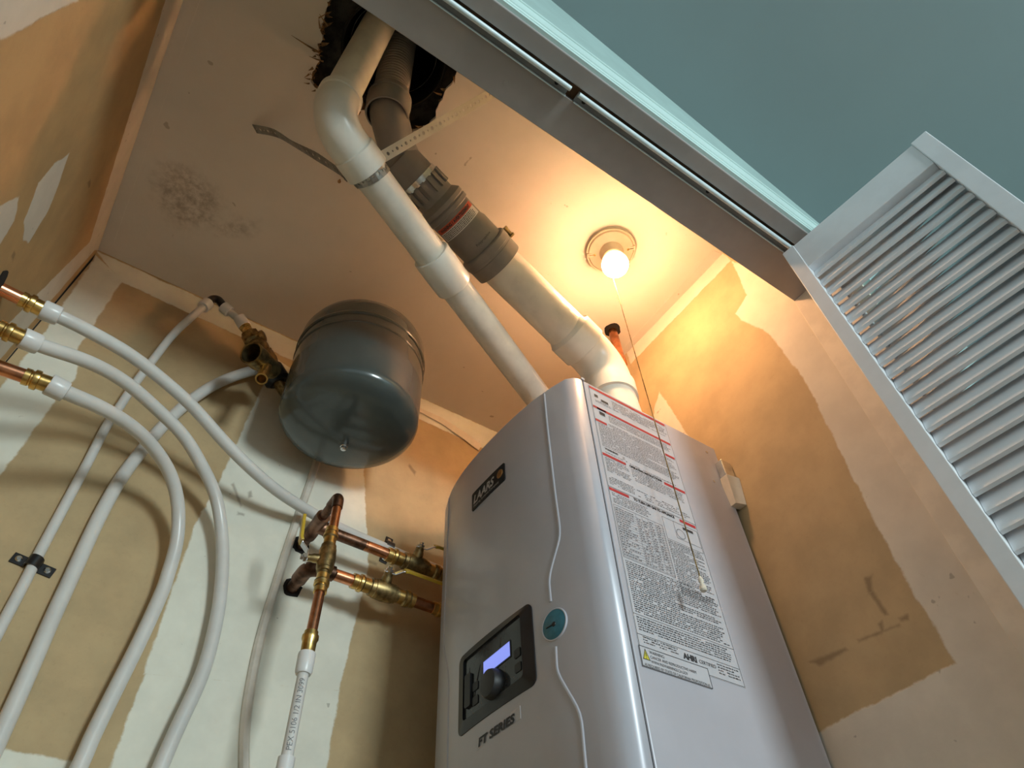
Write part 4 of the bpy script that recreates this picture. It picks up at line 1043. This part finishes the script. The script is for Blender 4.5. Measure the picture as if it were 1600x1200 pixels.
MB().lathe((hx, YT+.034, hz), (hx, 0, hz), [(0,RC),(0,.0135),(.014,.0138),(.016,.0128),(.052,.0128),(.054,.0138),(.068,.0135),(.068,.0080)], 24).build('tee', m_oldcopper, up_l, angle=30)
MB().lathe((hx, YT, hz), (1, YT, hz-.012), [(0,.0125),(.018,.0128),(.018,.0135),(.032,.0135),(.032,RC)], 24).build('tee_branch', m_oldcopper, up_l, angle=30)
YD = .940
RD = .0082
mb = MB(); corner = Vector((hx, YD, hz)); ar = fillet((hx, 1.0, hz), corner, (hx-.002, YD, hz-.2), .014, 8)
MB().tube([Vector((hx, YT-.02, hz))] + [corner + Vector((0,.03,0))], RD, 20).build('arm_pipe', m_oldcopper, up_l)
MB().tube([corner + Vector((0,.034,0)), corner + Vector((0,.020,0))] + ar + [corner - up*.020, corner - up*.028], [RD*1.18]*2 + [RD*1.18]*len(ar) + [RD*1.18]*2, 20).build('elbow', m_oldcopper, up_l)
dz = Vector((-.004, 0, -1)).normalized()
vcz = .6955
MB().tube([corner - up*.02, Vector((hx, YD, vcz+.055))], RD, 20).build('drop_pipe', m_copper, up_l)
ball_valve(up_l, Vector((hx-.001, YD, vcz)), (0,0,-1), (-.90,.15,-.12), (-.06,.06,1), RD*.98, .082)
MB().tube([Vector((hx-.001, YD, vcz-.05)), Vector((hx-.002, YD, .553))], RD, 20).build('drop_pipe', m_copper, up_l)
q = Vector((hx-.002, YD, .566))
MB().lathe(q, q - up, [(0,RD*1.1),(0,RD*1.25),(.006,RD*1.25),(.007,RD*1.5),(.012,RD*1.52),(.016,RD*1.3),(.036,RD*1.25)], 24).build('coupling', m_brass, up_l, angle=30)
MB().lathe(q - up*.034, q - up, [(0,RD),(0,RD*1.48),(.003,RD*1.55),(.028,RD*1.5),(.032,RD*1.3),(.032,RD)], 28).build('collar', m_pexring, up_l, angle=30)
pt_ = MB().tube([q - up*.05, q - up*.15, q - up*.32], RD*.98, 20).build('plastic_tube', m_pex, up_l)
MB().lathe(q - up*.178, q - up, [(0,RD*.9),(0,RD*1.35),(.03,RD*1.35),(.03,RD*.9)], 24).build('lower_collar', m_pexring, up_l, angle=30)
mb = MB(); w = text_width('PEX 5106 1/2 IN 3099', .0105); qb = q - up*.172; vd = Vector((-qb.x, -qb.y, 0)).normalized(); vr = Vector((-vd.y, vd.x, 0)); rt = RD*.98 + .0004
def onpex(a, b): 
    an_ = -(b - .0038) / rt; return Vector((qb.x, qb.y, qb.z + a*.096/w)) + (vd*math.cos(an_) + vr*math.sin(an_))*rt
put_text(mb, 'PEX 5106 1/2 IN 3099', .0105, onpex, fine=4); mb.build('lettering', plain('grey ink', (.22,.22,.23), .6), pt_, smooth=False)
# upper run to the heater
r0 = Vector((hx+.03, YT, hz-.002)); r1 = Vector((.80, YT, hz-.020)); rd_ = (r1-r0).normalized()
def on_run(u, v, y): return Vector(at(u, v, 'y', y))
vc = on_run(648, 889, YT); vc = r0 + rd_*((vc - r0).dot(rd_))
MB().tube([r0 - rd_*.01, r0 + rd_*.075], RC, 20).build('run_pipe', m_oldcopper, up_l)
MB().tube([r0 + rd_*.07, vc - rd_*.05], RC, 20).build('run_pipe', m_copper, up_l)
MB().tube([vc + rd_*.05, r1], RC, 20).build('run_pipe', m_copper, up_l)
ball_valve(up_l, vc, rd_, (-.10,-.62,.62), (1,0,-.02), RC, .12)
# lower run
lx, lz_ = .308, .7395; YL = 1.032
lo_l = thing('copper_line', (lx, 1.10, lz_), 'lower copper line with brass press fittings and yellow lever valve', 'pipe', 'copper lines to the heater')
ar = fillet((lx, YB, lz_), (lx, YL, lz_), (.8, YL, lz_), .022, 10)
MB().tube([(lx, YB-.0005, lz_), (lx, YL+.02, lz_)], RC, 20).build('stub_pipe', m_oldcopper, lo_l)
MB().tube([Vector((lx, YL+.046, lz_)), Vector((lx, YL+.046, lz_)), Vector((lx, YL+.028, lz_))] + ar + [Vector((lx+.028, YL, lz_)), Vector((lx+.046, YL, lz_)), Vector((lx+.046, YL, lz_))], [RC]+[.0138]*(len(ar)+4)+[RC], 22).build('elbow', m_oldcopper, lo_l, angle=40)
l0 = Vector((lx+.03, YL, lz_)); l1 = Vector((.80, YL, lz_-.006)); ld = (l1-l0).normalized()
lc = on_run(599, 924, YL); lc = l0 + ld*((lc - l0).dot(ld))
MB().tube([l0, lc - ld*.05], RC, 20).build('run_pipe', m_copper, lo_l)
MB().tube([lc + ld*.05, l1], RC, 20).build('run_pipe', m_copper, lo_l)
ball_valve(lo_l, lc, ld, (-.10,-.62,.62), (1,0,-.02), RC, .14)
e_ = on_run(684, 953, YL); e_ = l0 + ld*((e_ - l0).dot(ld))
coupling(MB(), e_ - ld*.012, ld, RC).build('coupling', m_brass, lo_l, angle=30)
for (yy, zz) in ((hx, hz), (lx, lz_)):
    MB().prism([(yy + .018*math.cos(2*PI*k/16)*random.uniform(.85,1.2), YB-.0008, zz + .018*math.sin(2*PI*k/16)*random.uniform(.85,1.2)) for k in range(16)], (0,.0007,0)).build('pipe_hole', m_dark, bpy.data.objects['wall_back'], smooth=False, label='ragged dark hole round a copper pipe')
